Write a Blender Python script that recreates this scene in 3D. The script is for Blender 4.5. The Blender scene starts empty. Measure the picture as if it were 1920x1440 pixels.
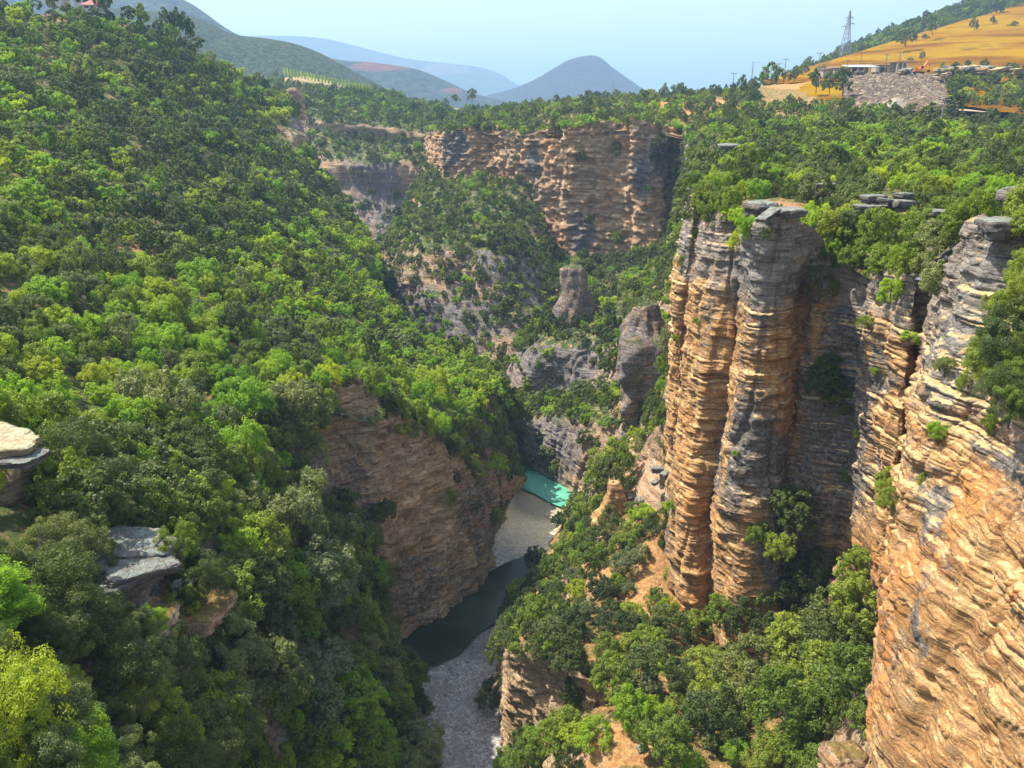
import bpy, math, random
import numpy as np
random.seed(7); rng = np.random.default_rng(11)
scene = bpy.context.scene
col = scene.collection
# ---------------------------------------------------------------- camera model
FPX, TH = 1450.0, math.radians(19.7)
CT, ST = math.cos(TH), math.sin(TH)
def P(px, py, D):
    """world point seen at photo pixel (px,py) whose forward distance is D metres"""
    u = (px - 960) / FPX; v = (720 - py) / FPX
    d = np.array([u, CT + v * ST, -ST + v * CT]); return d * (D / d[1])
def Pz(px, py, z):
    u = (px - 960) / FPX; v = (720 - py) / FPX
    d = np.array([u, CT + v * ST, -ST + v * CT]); return d * (z / d[2])
def proj(W):
    W = np.asarray(W, float)
    dep = W[..., 1] * CT - W[..., 2] * ST
    up = W[..., 1] * ST + W[..., 2] * CT
    dep_s = np.where(dep < .1, .1, dep)
    return W[..., 0] / dep_s * FPX + 960, 720 - up / dep_s * FPX, dep
# ---------------------------------------------------------------- noise
def _h(ix, iy, iz):
    h = (ix.astype(np.uint32) * np.uint32(374761393) + iy.astype(np.uint32) * np.uint32(668265263) + iz.astype(np.uint32) * np.uint32(2147483647 - 5))
    h = (h ^ (h >> np.uint32(13))) * np.uint32(1274126177); h = h ^ (h >> np.uint32(16))
    return (h & np.uint32(0xffffff)).astype(np.float32) / np.float32(0xffffff)
def vn(p):
    p = np.asarray(p, np.float32); f = np.floor(p); t = p - f; t = t * t * (3 - 2 * t)
    i = f.astype(np.int64); x, y, z = i[:, 0], i[:, 1], i[:, 2]
    def c(a, b, d): return _h(x + a, y + b, z + d)
    tx, ty, tz = t[:, 0], t[:, 1], t[:, 2]
    a = c(0,0,0) * (1 - tx) + c(1,0,0) * tx; b = c(0,1,0) * (1 - tx) + c(1,1,0) * tx
    e = c(0,0,1) * (1 - tx) + c(1,0,1) * tx; g = c(0,1,1) * (1 - tx) + c(1,1,1) * tx
    return ((a * (1 - ty) + b * ty) * (1 - tz) + (e * (1 - ty) + g * ty) * tz) * 2 - 1
def fbm(p, n=4, lac=2.03, g=.5):
    s = 0; a = 1; tot = 0; p = np.asarray(p, np.float32)
    for k in range(n):
        s = s + a * vn(p + np.float32(17.3 * k)); tot += a; a *= g; p = p * np.float32(lac)
    return s / tot
# bed tables (rock strata): thickness and protrusion per bed, one coarse and one fine
def _beds(seed, lo, hi, n):
    r = np.random.default_rng(seed); return np.cumsum(r.uniform(lo, hi, n) ** 1.25) - 110, r.uniform(-1, 1, n + 1)
_B = [_beds(5, .8, 3.2, 260), _beds(6, .22, .75, 900)]
def strata(W, scale=1.0, tilt=(0.0, 0.0), warp=.5):
    z0 = (W[:, 2] + tilt[0] * W[:, 0] + tilt[1] * W[:, 1] + warp * (fbm(W / 14, 2) + .3 * vn(W / 2.2))) / scale
    zone = np.clip(.5 + 1.3 * fbm(W / 9 + 31, 2), .08, 1.3) * (.75 + .7 * np.clip((W[:, 2] + 30) / 20, 0, 1))
    out = 0
    for (bt, bp), amp, blk, nt in ((_B[0], .8, 3.1, .35), (_B[1], .42, 1.15, .22)):
        z = z0; k = np.clip(np.searchsorted(bt, z), 1, len(bt) - 1)
        lo, hi = bt[k - 1], bt[k]; th = hi - lo; t = (z - lo) / th
        hw = (.75 * W[:, 0] + .66 * W[:, 1] + .35 * vn(W / 1.7)) / blk + k * .618 + .35 * vn(np.stack([k * 5.1, W[:, 0] / 9, W[:, 1] / 9], 1))
        ci = np.floor(hw).astype(np.int64); je = np.minimum(hw - ci, 1 - hw + ci) * blk      # blocks break off along upright joints
        q = (_h(ci, k.astype(np.int64), ci * 0 + 3) * 2 - 1) * np.clip(je / .16, 0, 1)
        prot = bp[k] * .55 + .5 * q
        edge = np.minimum(t, 1 - t) * th
        out = out + amp * zone * (prot * np.clip(edge / (.12 * th + .03), 0, 1) - nt * np.exp(-(edge / .07) ** 2) - nt * .8 * np.exp(-(je / .08) ** 2))
    return out
# ---------------------------------------------------------------- lofts
def cr(ctrl, pos):
    """Catmull-Rom along axis 0 at float positions"""
    n = ctrl.shape[0]; i = np.clip(np.floor(pos).astype(int), 0, n - 2); t = (pos - i)[:, None, None]
    g = lambda k: ctrl[np.clip(k, 0, n - 1)]
    p0, p1, p2, p3 = g(i - 1), g(i), g(i + 1), g(i + 2)
    p0 = np.where((i == 0)[:, None, None], 2 * p1 - p2, p0); p3 = np.where((i == n - 2)[:, None, None], 2 * p2 - p1, p3)
    return .5 * (2 * p1 + (p2 - p0) * t + (2 * p0 - 5 * p1 + 4 * p2 - p3) * t ** 2 + (3 * p1 - p0 - 3 * p2 + p3) * t ** 3)
def rowsgrid(rows, zoff=0):
    g = np.array([[P(*q) for q in r] for r in rows]); g[..., 2] += zoff; return g
def colsgrid(cols, R):
    out = []
    for c in cols:
        p = np.array([P(*q) for q in c]); s = np.r_[0, np.cumsum(np.linalg.norm(np.diff(p, axis=0), axis=1))]
        t = np.linspace(0, s[-1], R); out.append(np.stack([np.interp(t, s, p[:, k]) for k in range(3)], 1))
    return np.array(out).transpose(1, 0, 2)
def positions(ctrl, res, axis):
    d = np.linalg.norm(np.diff(ctrl, axis=axis), axis=2)
    dist = np.linalg.norm(ctrl, axis=2); dist = np.minimum(dist.take(range(ctrl.shape[axis] - 1), axis), dist.take(range(1, ctrl.shape[axis]), axis))
    n = np.ceil((d / (dist * res)).max(axis=1 - axis)).astype(int)
    n = np.clip(n, 2, 420); out = [np.arange(k) / k + i for i, k in enumerate(n)]
    return np.r_[np.concatenate(out), ctrl.shape[axis] - 1]
def normals(G):
    du = np.gradient(G, axis=1); dv = np.gradient(G, axis=0); n = np.cross(du, dv)
    n /= np.maximum(np.linalg.norm(n, axis=2, keepdims=True), 1e-9)
    if np.abs(n[..., 2]).mean() > .5:
        if (n[..., 2] > 0).mean() < .5: n = -n
    elif (np.sum(n * -G, axis=2) > 0).mean() < .5: n = -n
    return n
def blur(A, k):
    for _ in range(k):
        B = np.pad(A, ((1, 1), (1, 1), (0, 0)), 'edge'); A = (B[:-2, 1:-1] + B[2:, 1:-1] + B[1:-1, :-2] + B[1:-1, 2:] + 2 * A) / 6
    return A
def blobs(px, py, L, soft=.5, W=None, dst=None):
    """stain mask: union of soft ellipses (cx,cy,rx,ry)"""
    m = np.zeros_like(px)
    if W is not None:
        k = FPX / np.maximum(dst, 5); px = px + 2.6 * k * fbm(W / 5, 4); py = py + 5 * k * fbm(W / 5 + 40, 4)
    for (cx, cy, rx, ry) in L:
        d = np.sqrt(((px - cx) / rx) ** 2 + ((py - cy) / ry) ** 2); m = np.maximum(m, np.clip((1.2 - d) / soft, 0, 1))
    return m
LOFTS = {}; ZPTS = []
def mesh_obj(name, V, F, mat, parent=None, smooth=True, loops=None):
    me = bpy.data.meshes.new(name)
    F = np.asarray(F, np.int32); n, k = F.shape
    me.vertices.add(len(V)); me.vertices.foreach_set('co', np.asarray(V, np.float32).ravel())
    me.loops.add(n * k); me.loops.foreach_set('vertex_index', F.ravel())
    me.polygons.add(n); me.polygons.foreach_set('loop_start', np.arange(0, n * k, k, dtype=np.int32))
    me.update(calc_edges=True); me.validate()
    if smooth: me.polygons.foreach_set('use_smooth', np.ones(n, bool))
    if mat: me.materials.append(mat)
    o = bpy.data.objects.new(name, me); col.objects.link(o)
    if parent is not None: o.parent = parent
    return o
def attr(o, name, vals):
    a = o.data.attributes.new(name, 'FLOAT', 'POINT'); a.data.foreach_set('value', np.asarray(vals, np.float32))
def gridfaces(a, b):
    i = np.arange(a * b).reshape(a, b)
    return np.stack([i[:-1, :-1], i[:-1, 1:], i[1:, 1:], i[1:, :-1]], -1).reshape(-1, 4)
def loft(name, ctrl, mat, res=.003, rock=1.0, soft=1.0, strat=.35, grey=(), bare=(), tilt=(0, 0), bscale=1.0, amp=None, chip=0.0, warp=.5, rib=1.0, steep_lo=.45, kind='structure'):
    pu, pv = positions(ctrl, res, 1), positions(ctrl, res, 0)
    G = cr(ctrl, pv); G = cr(G.transpose(1, 0, 2), pu).transpose(1, 0, 2)
    a, b = G.shape[:2]
    N = blur(normals(G), 3); N /= np.maximum(np.linalg.norm(N, axis=2, keepdims=True), 1e-9)
    W = G.reshape(-1, 3); n = N.reshape(-1, 3)
    st = np.clip((.85 - n[:, 2]) / (.85 - steep_lo), 0, 1)                   # 1 on walls
    hn = n * np.array([1, 1, .15]); hn /= np.maximum(np.linalg.norm(hn, axis=1, keepdims=True), 1e-6)
    d = 0
    ws = W * np.array([1, 1, .18])
    d = rib * (1.3 * fbm(ws / 6.5, 3) - .7 * np.clip(1 - np.abs(fbm(ws / 4.1 + 9, 2)) * 9, 0, 1))
    d = d + strat * (amp(W) if amp else 1.0) * strata(W, bscale, tilt, warp) + .26 * rock * fbm(W / 1.1, 4) + rock * (.9 * fbm(W / np.array([3.3, 3.3, 5.0]), 2) + .8 * (.35 - np.abs(fbm(W / np.array([2.6, 2.6, 3.2]) + 60, 3)) * 1.6))
    # angular broken faces: small blocks sheared off in steps
    f1 = vn(W / np.array([2.0, 2.0, .8]) + 11); f2 = vn(W / np.array([.9, .9, .34]) + 23)
    d = d + chip * (.42 * np.floor(2.5 * f1 + .5) / 2.5 + .17 * np.floor(2.5 * f2 + .5) / 2.5)
    d = d * st
    W2 = W + hn * (d * 1.0)[:, None]
    up = (1 - st) * soft * (1.6 * fbm(W / 13 + 3, 3) + .35 * fbm(W / 2.5, 3))
    W2[:, 2] += up
    o = mesh_obj(name, W2, gridfaces(a, b), mat)
    o['kind'] = kind
    px, py, dep = proj(W)
    attr(o, 'grey', blobs(px, py, grey, .8, W, dep) if len(grey) else np.zeros(len(W)))
    attr(o, 'bare', blobs(px, py, bare) if len(bare) else np.zeros(len(W)))
    LOFTS[name] = (W2.reshape(a, b, 3), st.reshape(a, b))
    ZPTS.append(W2.reshape(a, b, 3))
    return o
# ---------------------------------------------------------------- materials
class NT:
    def __init__(s, name):
        s.m = bpy.data.materials.new(name); s.m.use_nodes = True; s.t = s.m.node_tree; s.n = s.t.nodes; s.n.clear()
        s.out = s.n.new('ShaderNodeOutputMaterial'); s.b = s.n.new('ShaderNodeBsdfPrincipled'); s.l(s.b.outputs[0], s.out.inputs[0])
    def l(s, a, b): s.t.links.new(a, b)
    def new(s, t, **k):
        n = s.n.new(t)
        for a, v in k.items(): setattr(n, a, v)
        return n
    def sset(s, i, v):
        if hasattr(v, 'links') or isinstance(v, bpy.types.NodeSocket): s.l(v, i)
        else: i.default_value = v
    def math(s, op, a, b=0.0, clamp=False):
        n = s.new('ShaderNodeMath', operation=op, use_clamp=clamp); s.sset(n.inputs[0], a); s.sset(n.inputs[1], b); return n.outputs[0]
    def pos(s): return s.new('ShaderNodeNewGeometry').outputs['Position']
    def scl(s, v, xyz):
        n = s.new('ShaderNodeVectorMath', operation='MULTIPLY'); s.l(v, n.inputs[0]); n.inputs[1].default_value = xyz; return n.outputs[0]
    def noise(s, v, scale, det=4, rough=.55, dist=0):
        n = s.new('ShaderNodeTexNoise'); s.l(v, n.inputs['Vector']); n.inputs['Scale'].default_value = scale; n.inputs['Detail'].default_value = det
        n.inputs['Roughness'].default_value = rough; n.inputs['Distortion'].default_value = dist; return n.outputs[0]
    def ramp(s, f, stops, interp='LINEAR'):
        n = s.new('ShaderNodeValToRGB'); n.color_ramp.interpolation = interp; e = n.color_ramp.elements
        while len(e) > 1: e.remove(e[-1])
        for i, (p, c) in enumerate(stops):
            if i == 0: e[0].position = p; x = e[0]
            else: x = e.new(p)
            x.color = (*c, 1) if len(c) == 3 else c
        s.l(f, n.inputs[0]); return n.outputs[0]
    def step(s, f, lo, hi):
        n = s.new('ShaderNodeMapRange', clamp=True); n.interpolation_type = 'SMOOTHSTEP'; s.sset(n.inputs[0], f); n.inputs[1].default_value = lo; n.inputs[2].default_value = hi; return n.outputs[0]
    def mix(s, f, a, b, mode='MIX'):
        n = s.new('ShaderNodeMix', data_type='RGBA', blend_type=mode); s.sset(n.inputs[0], f)
        for i, v in ((6, a), (7, b)):
            if isinstance(v, tuple): n.inputs[i].default_value = (*v[:3], 1)
            else: s.l(v, n.inputs[i])
        return n.outputs[2]
    def at(s, name): n = s.new('ShaderNodeAttribute', attribute_name=name); return n.outputs['Fac']
    def bump(s, h, dist, st=1.0, prev=None):
        n = s.new('ShaderNodeBump'); n.inputs['Distance'].default_value = dist; n.inputs['Strength'].default_value = st; s.l(h, n.inputs['Height'])
        if prev is not None: s.l(prev, n.inputs['Normal'])
        return n.outputs[0]
def rock_mat(name, lo, mid, hi, grey, gbias=.5, soil=(.30, .15, .065), veg=(.045, .065, .02), vegamt=1.0, sc=1.0, tilt=(0, 0), orange=(.5, .2, .05), oamt=.4, pale=None):
    s = NT(name); p = s.pos()
    zz = s.scl(p, (.10 * sc, .10 * sc, 1.5 * sc))
    st = s.noise(zz, 1.0, 5, .65)
    base = s.ramp(st, [(.30, lo), (.46, mid), (.62, hi), (.72, mid)])
    # rusty seeps
    o1 = s.step(s.noise(s.scl(p, (.16, .16, .05)), 1.0, 3), .50, .66)
    base = s.mix(s.math('MULTIPLY', o1, oamt), base, orange)
    # dark weathered streaks running down
    v = s.noise(s.scl(p, (.55, .55, .045)), 1.0, 5, .6)
    g2 = s.noise(p, .09, 4, .6)
    gm = s.math('ADD', s.math('ADD', s.math('MULTIPLY', v, .6), s.math('MULTIPLY', g2, .4)), s.math('MULTIPLY', s.at('grey'), .30))
    gm = s.math('ADD', gm, s.math('MULTIPLY', s.math('SUBTRACT', s.noise(s.scl(p, (1, 1, 1.6)), 1.0, 6, .75), .5), .75))
    gfac = s.math('MULTIPLY', s.step(gm, 1 - gbias - .10, 1 - gbias + .16), .93)
    gcol = s.mix(s.step(s.noise(p, 2.2, 5, .7), .4, .66), grey, tuple(min(1, c * 2.3 + .02) for c in grey))
    base = s.mix(gfac, base, gcol)
    if pale is not None:
        sx = s.new('ShaderNodeSeparateXYZ'); s.l(p, sx.inputs[0])
        pz = s.math('ADD', s.step(sx.outputs[2], -30.0, -10.0), s.math('SUBTRACT', s.noise(s.scl(p, (.25, .25, .6)), 1.0, 5, .7), .62))
        base = s.mix(s.math('MULTIPLY', s.step(pz, .15, .55), .8), base, s.mix(s.noise(p, 1.5, 4, .7), pale, tuple(c * .45 for c in pale)))
    # thin dark bedding joints
    wp = s.new('ShaderNodeVectorMath', operation='ADD'); wn = s.new('ShaderNodeTexNoise'); s.l(p, wn.inputs['Vector']); wn.inputs['Scale'].default_value = .9; wn.inputs['Detail'].default_value = 3
    ws_ = s.new('ShaderNodeVectorMath', operation='SCALE'); s.l(wn.outputs['Color'], ws_.inputs[0]); ws_.inputs['Scale'].default_value = .28; s.l(p, wp.inputs[0]); s.l(ws_.outputs[0], wp.inputs[1]); wpos = wp.outputs[0]
    sp_ = s.new('ShaderNodeSeparateXYZ'); s.l(wpos, sp_.inputs[0])
    zw = s.math('ADD', sp_.outputs[2], s.math('MULTIPLY', s.noise(s.scl(p, (.06, .06, 1.1)), 1.0, 3, .6), 1.0))
    hw = s.math('ADD', s.math('MULTIPLY', sp_.outputs[0], .75), s.math('MULTIPLY', sp_.outputs[1], .66))
    cv = s.new('ShaderNodeCombineXYZ'); s.l(hw, cv.inputs[0]); s.l(zw, cv.inputs[1])
    def brick(w, h, mort):
        v = s.new('ShaderNodeTexBrick'); s.l(cv.outputs[0], v.inputs['Vector']); v.inputs['Scale'].default_value = sc; v.inputs['Brick Width'].default_value = w; v.inputs['Row Height'].default_value = h
        v.inputs['Mortar Size'].default_value = mort; v.inputs['Mortar Smooth'].default_value = .6; v.offset = .37; v.squash = 1.7; v.squash_frequency = 3
        v.inputs['Color1'].default_value = (.72, .72, .72, 1); v.inputs['Color2'].default_value = (1.2, 1.2, 1.2, 1); v.inputs['Mortar'].default_value = (.9, .9, .9, 1); return v
    b1, b2 = brick(4.6, 1.25, .05), brick(1.5, .34, .028)
    m1 = s.math('MULTIPLY', b1.outputs['Fac'], s.step(s.noise(p, .45, 3), .42, .58)); m2 = s.math('MULTIPLY', b2.outputs['Fac'], s.step(s.noise(p, .7, 3, .6), .46, .6))
    ck1 = s.math('SUBTRACT', 1.0, m1); ck2 = s.math('SUBTRACT', 1.0, m2)
    cr1 = s.noise(s.scl(wpos, (.22, .22, 3.4)), 1.0, 4, .65)
    base = s.mix(.75, base, s.mix(1.0, base, b2.outputs['Color'], 'MULTIPLY')); base = s.mix(.6, base, s.mix(1.0, base, b1.outputs['Color'], 'MULTIPLY'))
    j = s.math('MULTIPLY', s.math('ADD', s.math('MULTIPLY', s.step(cr1, .34, .44), .55), .45), s.math('MULTIPLY', s.math('ADD', s.math('MULTIPLY', ck1, .75), .25), s.math('ADD', s.math('MULTIPLY', ck2, .55), .45)))
    base = s.mix(s.math('SUBTRACT', 1.0, j), base, s.mix(.75, base, (.04, .03, .024)))
    fine = s.noise(p, 5.0, 4, .75)
    base = s.mix(1.0, base, s.ramp(fine, [(.25, (.62, .62, .62)), (.7, (1.25, 1.22, 1.18))]), 'MULTIPLY')
    # soil and scrub on everything that lies flatter
    nz = s.new('ShaderNodeSeparateXYZ'); s.l(s.new('ShaderNodeNewGeometry').outputs['Normal'], nz.inputs[0])
    fz = s.math('ADD', nz.outputs[2], s.math('MULTIPLY', s.math('SUBTRACT', s.noise(p, .8, 4, .7), .5), .7))
    flat = s.step(fz, .62, .82)
    sn = s.noise(p, .6, 5, .75)
    bare = s.at('bare')
    soilc = s.mix(s.step(s.noise(p, 1.7, 4, .7), .4, .6), soil, tuple(min(1, c * f) for c, f in zip(soil, (1.35, 1.7, 1.7))))
    vegf = s.math('MULTIPLY', s.step(s.math('SUBTRACT', sn, s.math('MULTIPLY', bare, .5)), .36, .5), vegamt)
    gnd = s.mix(vegf, soilc, s.mix(s.noise(p, 3.0, 3), veg, tuple(c * 1.9 for c in veg)))
    base = s.mix(flat, base, gnd)
    s.l(base, s.b.inputs['Base Color']); s.b.inputs['Roughness'].default_value = .9; s.b.inputs['Specular IOR Level'].default_value = .2
    h = s.math('ADD', s.math('MULTIPLY', s.noise(s.scl(wpos, (.6, .6, 2.4)), 1.0, 6, .7), .45), s.math('MULTIPLY', s.noise(s.scl(p, (1, 1, 1.7)), 1.9, 7, .72), .65))
    h = s.math('ADD', h, s.math('ADD', s.math('MULTIPLY', ck1, .35), s.math('MULTIPLY', ck2, .22)))
    s.l(s.bump(h, .55 / sc, 1.0), s.b.inputs['Normal'])
    return s.m
def flat_mat(name, c, rough=.8, var=.25, vs=2.0, metal=0.0):
    s = NT(name); n = s.noise(s.pos(), vs, 5, .7)
    s.l(s.mix(s.step(n, .3, .7), tuple(x * (1 - var) for x in c), tuple(min(1, x * (1 + var)) for x in c)), s.b.inputs['Base Color'])
    s.b.inputs['Roughness'].default_value = rough; s.b.inputs['Metallic'].default_value = metal; return s.m
def leaf_mat(name, c1, c2, c3, trans=.35):
    s = NT(name); oi = s.new('ShaderNodeObjectInfo'); p = s.pos()
    r = s.ramp(oi.outputs['Random'], [(0, c1), (.5, c2), (1, c3)])
    patch = s.noise(p, .035, 3, .6)
    r = s.mix(1.0, r, s.ramp(patch, [(.35, (.80, .82, .95)), (.65, (1.3, 1.18, .85))]), 'MULTIPLY')
    n = s.noise(p, 1.6, 3, .6); r = s.mix(1.0, r, s.ramp(n, [(.3, (.72, .74, .78)), (.7, (1.28, 1.26, 1.1))]), 'MULTIPLY')
    s.l(r, s.b.inputs['Base Color']); s.b.inputs['Roughness'].default_value = .55; s.b.inputs['Specular IOR Level'].default_value = .35
    t = s.new('ShaderNodeBsdfTranslucent'); s.l(s.mix(1.0, r, (1.5, 1.7, .55), 'MULTIPLY'), t.inputs[0])
    m = s.new('ShaderNodeMixShader'); m.inputs[0].default_value = trans; s.l(s.b.outputs[0], m.inputs[1]); s.l(t.outputs[0], m.inputs[2]); s.l(m.outputs[0], s.out.inputs[0])
    return s.m
M = {}
M['right'] = rock_mat('right_rock', pale=(.40, .37, .33), vegamt=.0, lo=(.30, .155, .065), mid=(.50, .27, .10), hi=(.64, .41, .19), grey=(.115, .108, .098), soil=(.5, .3, .14), gbias=.43, orange=(.66, .27, .065), oamt=.6)
M['far'] = rock_mat('far_rock', (.27, .16, .10), (.48, .32, .20), (.60, .44, .28), (.15, .14, .14), gbias=.41, sc=.6, orange=(.55, .27, .11), oamt=.35, soil=(.32, .2, .09))
M['farcliff'] = rock_mat('far_cliff_rock', (.28, .15, .08), (.54, .34, .19), (.68, .48, .28), (.13, .125, .13), gbias=.42, sc=.75, orange=(.62, .28, .10), oamt=.45, vegamt=.3)
M['left'] = rock_mat('left_rock', (.30, .20, .12), (.52, .37, .22), (.66, .50, .32), (.17, .145, .12), vegamt=.1, gbias=.36, sc=.8, orange=(.4, .24, .08), oamt=.3)
M['hill'] = rock_mat('hillside_ground', (.13, .10, .07), (.26, .22, .17), (.36, .31, .25), (.10, .10, .095), gbias=.5, soil=(.30, .14, .07), veg=(.055, .075, .018), vegamt=1.0)
M['talus'] = rock_mat('talus_ground', (.25, .14, .08), (.45, .30, .18), (.58, .44, .30), (.14, .13, .12), gbias=.42, soil=(.36, .17, .065), veg=(.06, .07, .018), vegamt=.66)
M['bark'] = flat_mat('bark', (.11, .085, .06), .9, .4, 6)
LEAF = [leaf_mat('leaf_dark', (.060, .090, .026), (.092, .130, .034), (.14, .17, .06)),
        leaf_mat('leaf_mid', (.12, .185, .022), (.17, .24, .026), (.23, .28, .04)),
        leaf_mat('leaf_bright', (.18, .31, .025), (.25, .37, .03), (.34, .39, .035), .45),
        leaf_mat('leaf_grey', (.13, .17, .06), (.17, .21, .085), (.22, .245, .115))]
# ---------------------------------------------------------------- terrain data (photo pixel x, y, forward distance)
L1 = [
 [(-400,-120,255),(0,4,268),(150,17,292),(290,49,318),(385,93,340),(470,143,358),(545,178,372),(500,200,420)],
 [(-400,60,200),(0,98,222),(150,118,242),(300,148,265),(400,190,290),(480,215,315),(568,245,345),(520,260,400)],
 [(-400,180,165),(0,200,180),(150,220,200),(300,240,220),(420,270,245),(520,290,275),(605,330,318),(560,345,370)],
 [(-400,300,130),(0,300,145),(150,320,162),(320,340,185),(450,360,210),(550,375,240),(655,392,290),(610,420,340)],
 [(-400,400,105),(0,400,120),(160,420,135),(340,430,155),(470,440,180),(590,450,215),(698,470,262),(650,500,310)],
 [(-400,500,85),(0,490,100),(170,510,112),(350,520,130),(490,520,152),(610,525,185),(716,545,235),(670,580,280)],
 [(-400,600,70),(0,590,85),(170,600,95),(360,600,110),(520,600,132),(650,598,165),(770,600,215),(720,640,255)],
 [(-400,700,58),(0,680,73),(180,690,83),(370,690,96),(540,680,112),(700,670,145),(858,660,195),(810,700,235)],
 [(-400,770,50),(0,745,63),(180,750,73),(380,740,85),(560,735,100),(745,755,118),(935,705,172),(890,760,210)],
 [(-400,840,45),(0,800,57),(180,810,66),(380,810,77),(585,745,102),(760,790,113),(975,890,157),(940,910,185)],
]
L2 = [
 [(-400,780,48),(0,760,61),(180,780,70),(380,770,82),(520,760,94),(590,748,104),(625,752,108),(660,800,116)],
 [(-400,950,36),(0,900,46),(180,910,54),(380,900,67),(520,890,80),(590,880,93),(632,895,100),(670,1000,108)],
 [(-400,1100,29),(0,1030,38),(180,1030,45),(360,1020,56),(500,1010,69),(600,1010,81),(665,1030,91),(715,1130,103)],
 [(-400,1250,24),(0,1160,31),(170,1160,38),(340,1150,48),(480,1140,60),(600,1140,72),(672,1165,83),(735,1225,98)],
 [(-400,1400,20),(0,1310,26),(160,1310,32),(320,1300,40),(460,1290,51),(600,1290,62),(715,1300,76),(775,1310,89)],
 [(-400,1600,17),(0,1510,21),(150,1510,26),(300,1510,33),(450,1510,42),(590,1510,53),(738,1500,67),(800,1455,78)],
 [(-400,2100,12),(0,2000,15),(150,2000,18),(300,2000,23),(450,2000,28),(600,2000,34),(740,1900,42),(795,1800,52)],
]
CLIFF_L = [
 [(560,735,100),(600,1000,98),(640,1300,96)],
 [(598,722,104),(640,960,101),(672,1245,98)],
 [(640,712,107),(672,960,103),(700,1235,99.5)],
 [(690,715,110),(720,960,104),(745,1214,101)],
 [(745,762,113),(765,960,108),(800,1177,106)],
 [(795,800,116),(822,960,113),(860,1130,112)],
 [(850,840,121),(880,960,118),(912,1088,119)],
 [(895,868,128),(918,960,127),(932,1005,133)],
 [(940,884,140),(950,930,142),(950,958,144)],
 [(979,893,156),(978,900,157),(972,910,157)],
 [(960,886,172),(955,890,172),(950,895,172)],
]
SPUR = [
 [(790,300,362),(825,312,345),(880,318,335),(940,322,328),(990,335,318),(1045,478,300)],
 [(755,390,335),(788,375,312),(850,375,302),(920,385,292),(990,410,285),(1045,500,280)],
 [(700,470,300),(735,462,275),(800,452,262),(870,445,256),(950,462,250),(1040,525,255)],
 [(700,530,285),(738,520,264),(790,520,250),(860,515,246),(940,535,240),(1030,580,238)],
 [(715,600,280),(755,590,257),(805,600,242),(870,612,234),(940,625,228),(1020,645,222)],
 [(760,720,262),(800,700,246),(850,705,236),(900,712,225),(950,722,214),(1010,735,207)],
]
MIDR = [
 [(1000,470,312),(1040,480,300),(1100,482,292),(1180,480,287),(1250,440,283),(1275,330,284),(1288,250,286)],
 [(985,520,282),(1030,520,262),(1095,510,262),(1170,505,256),(1245,480,250),(1290,360,240),(1308,280,238)],
 [(970,590,262),(1030,580,245),(1090,565,240),(1160,555,232),(1232,530,222),(1290,420,205),(1314,292,190)],
 [(945,680,228),(1000,642,206),(1070,628,200),(1140,622,194),(1215,612,180),(1285,540,165),(1312,310,148)],
 [(925,750,210),(970,738,199),(1045,738,194),(1118,722,182),(1190,705,157),(1275,620,142),(1300,338,124)],
 [(920,800,200),(966,780,176),(1040,768,165),(1098,785,155),(1165,790,147),(1262,730,127),(1294,352,114)],
 [(930,880,190),(966,872,169),(1030,905,158),(1085,938,150),(1135,900,141),(1190,858,132),(1255,860,116)],
]
TAL = [
 [(1085,940,149),(1130,885,141),(1190,855,133),(1255,862,116),(1310,900,108),(1400,950,104),(1480,960,100),(1640,960,92)],
 [(1035,1000,134),(1070,985,131),(1130,955,122),(1210,950,112),(1280,960,108),(1380,1010,97),(1490,1030,92),(1640,1010,86)],
 [(990,1080,121),(1040,1062,117),(1110,1045,108),(1200,1045,101),(1285,1070,99),(1360,1120,92),(1490,1090,87),(1635,1050,80)],
 [(955,1160,107),(1020,1132,106),(1110,1125,97),(1220,1145,89),(1330,1195,86),(1400,1180,86),(1495,1140,82),(1635,1090,76)],
 [(960,1198,82),(1020,1195,82),(1110,1205,82),(1230,1235,79),(1320,1240,79),(1420,1235,77),(1520,1195,74),(1645,1160,69)],
 [(944,1385,81),(1005,1400,75),(1080,1370,70),(1200,1330,68),(1310,1330,67),(1420,1320,66),(1530,1295,65),(1650,1270,58)],
 [(938,1520,72),(990,1480,67),(1050,1430,62),(1150,1392,61),(1300,1430,58),(1420,1440,56),(1540,1430,54),(1640,1450,47)],
 [(935,1900,52),(985,1900,48),(1080,1800,46),(1180,1800,45),(1300,1800,43),(1420,1800,42),(1540,1800,40),(1680,1800,34)],
]
SPCL = [
 [(1040,1065,117),(1030,1075,119),(1012,1085,121)],
 [(1000,1110,109),(985,1130,111),(965,1155,111)],
 [(968,1170,94),(958,1200,97),(945,1215,101)],
 [(957,1192,83),(946,1270,88),(935,1290,92)],
 [(960,1205,79),(950,1290,82),(938,1375,85)],
 [(975,1212,77.5),(968,1300,78),(950,1425,80)],
 [(1020,1225,76),(1015,1310,76),(1005,1415,75)],
 [(1070,1250,74),(1072,1310,74),(1075,1390,73)],
 [(1130,1270,73),(1135,1300,73),(1140,1340,73)],
]
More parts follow.
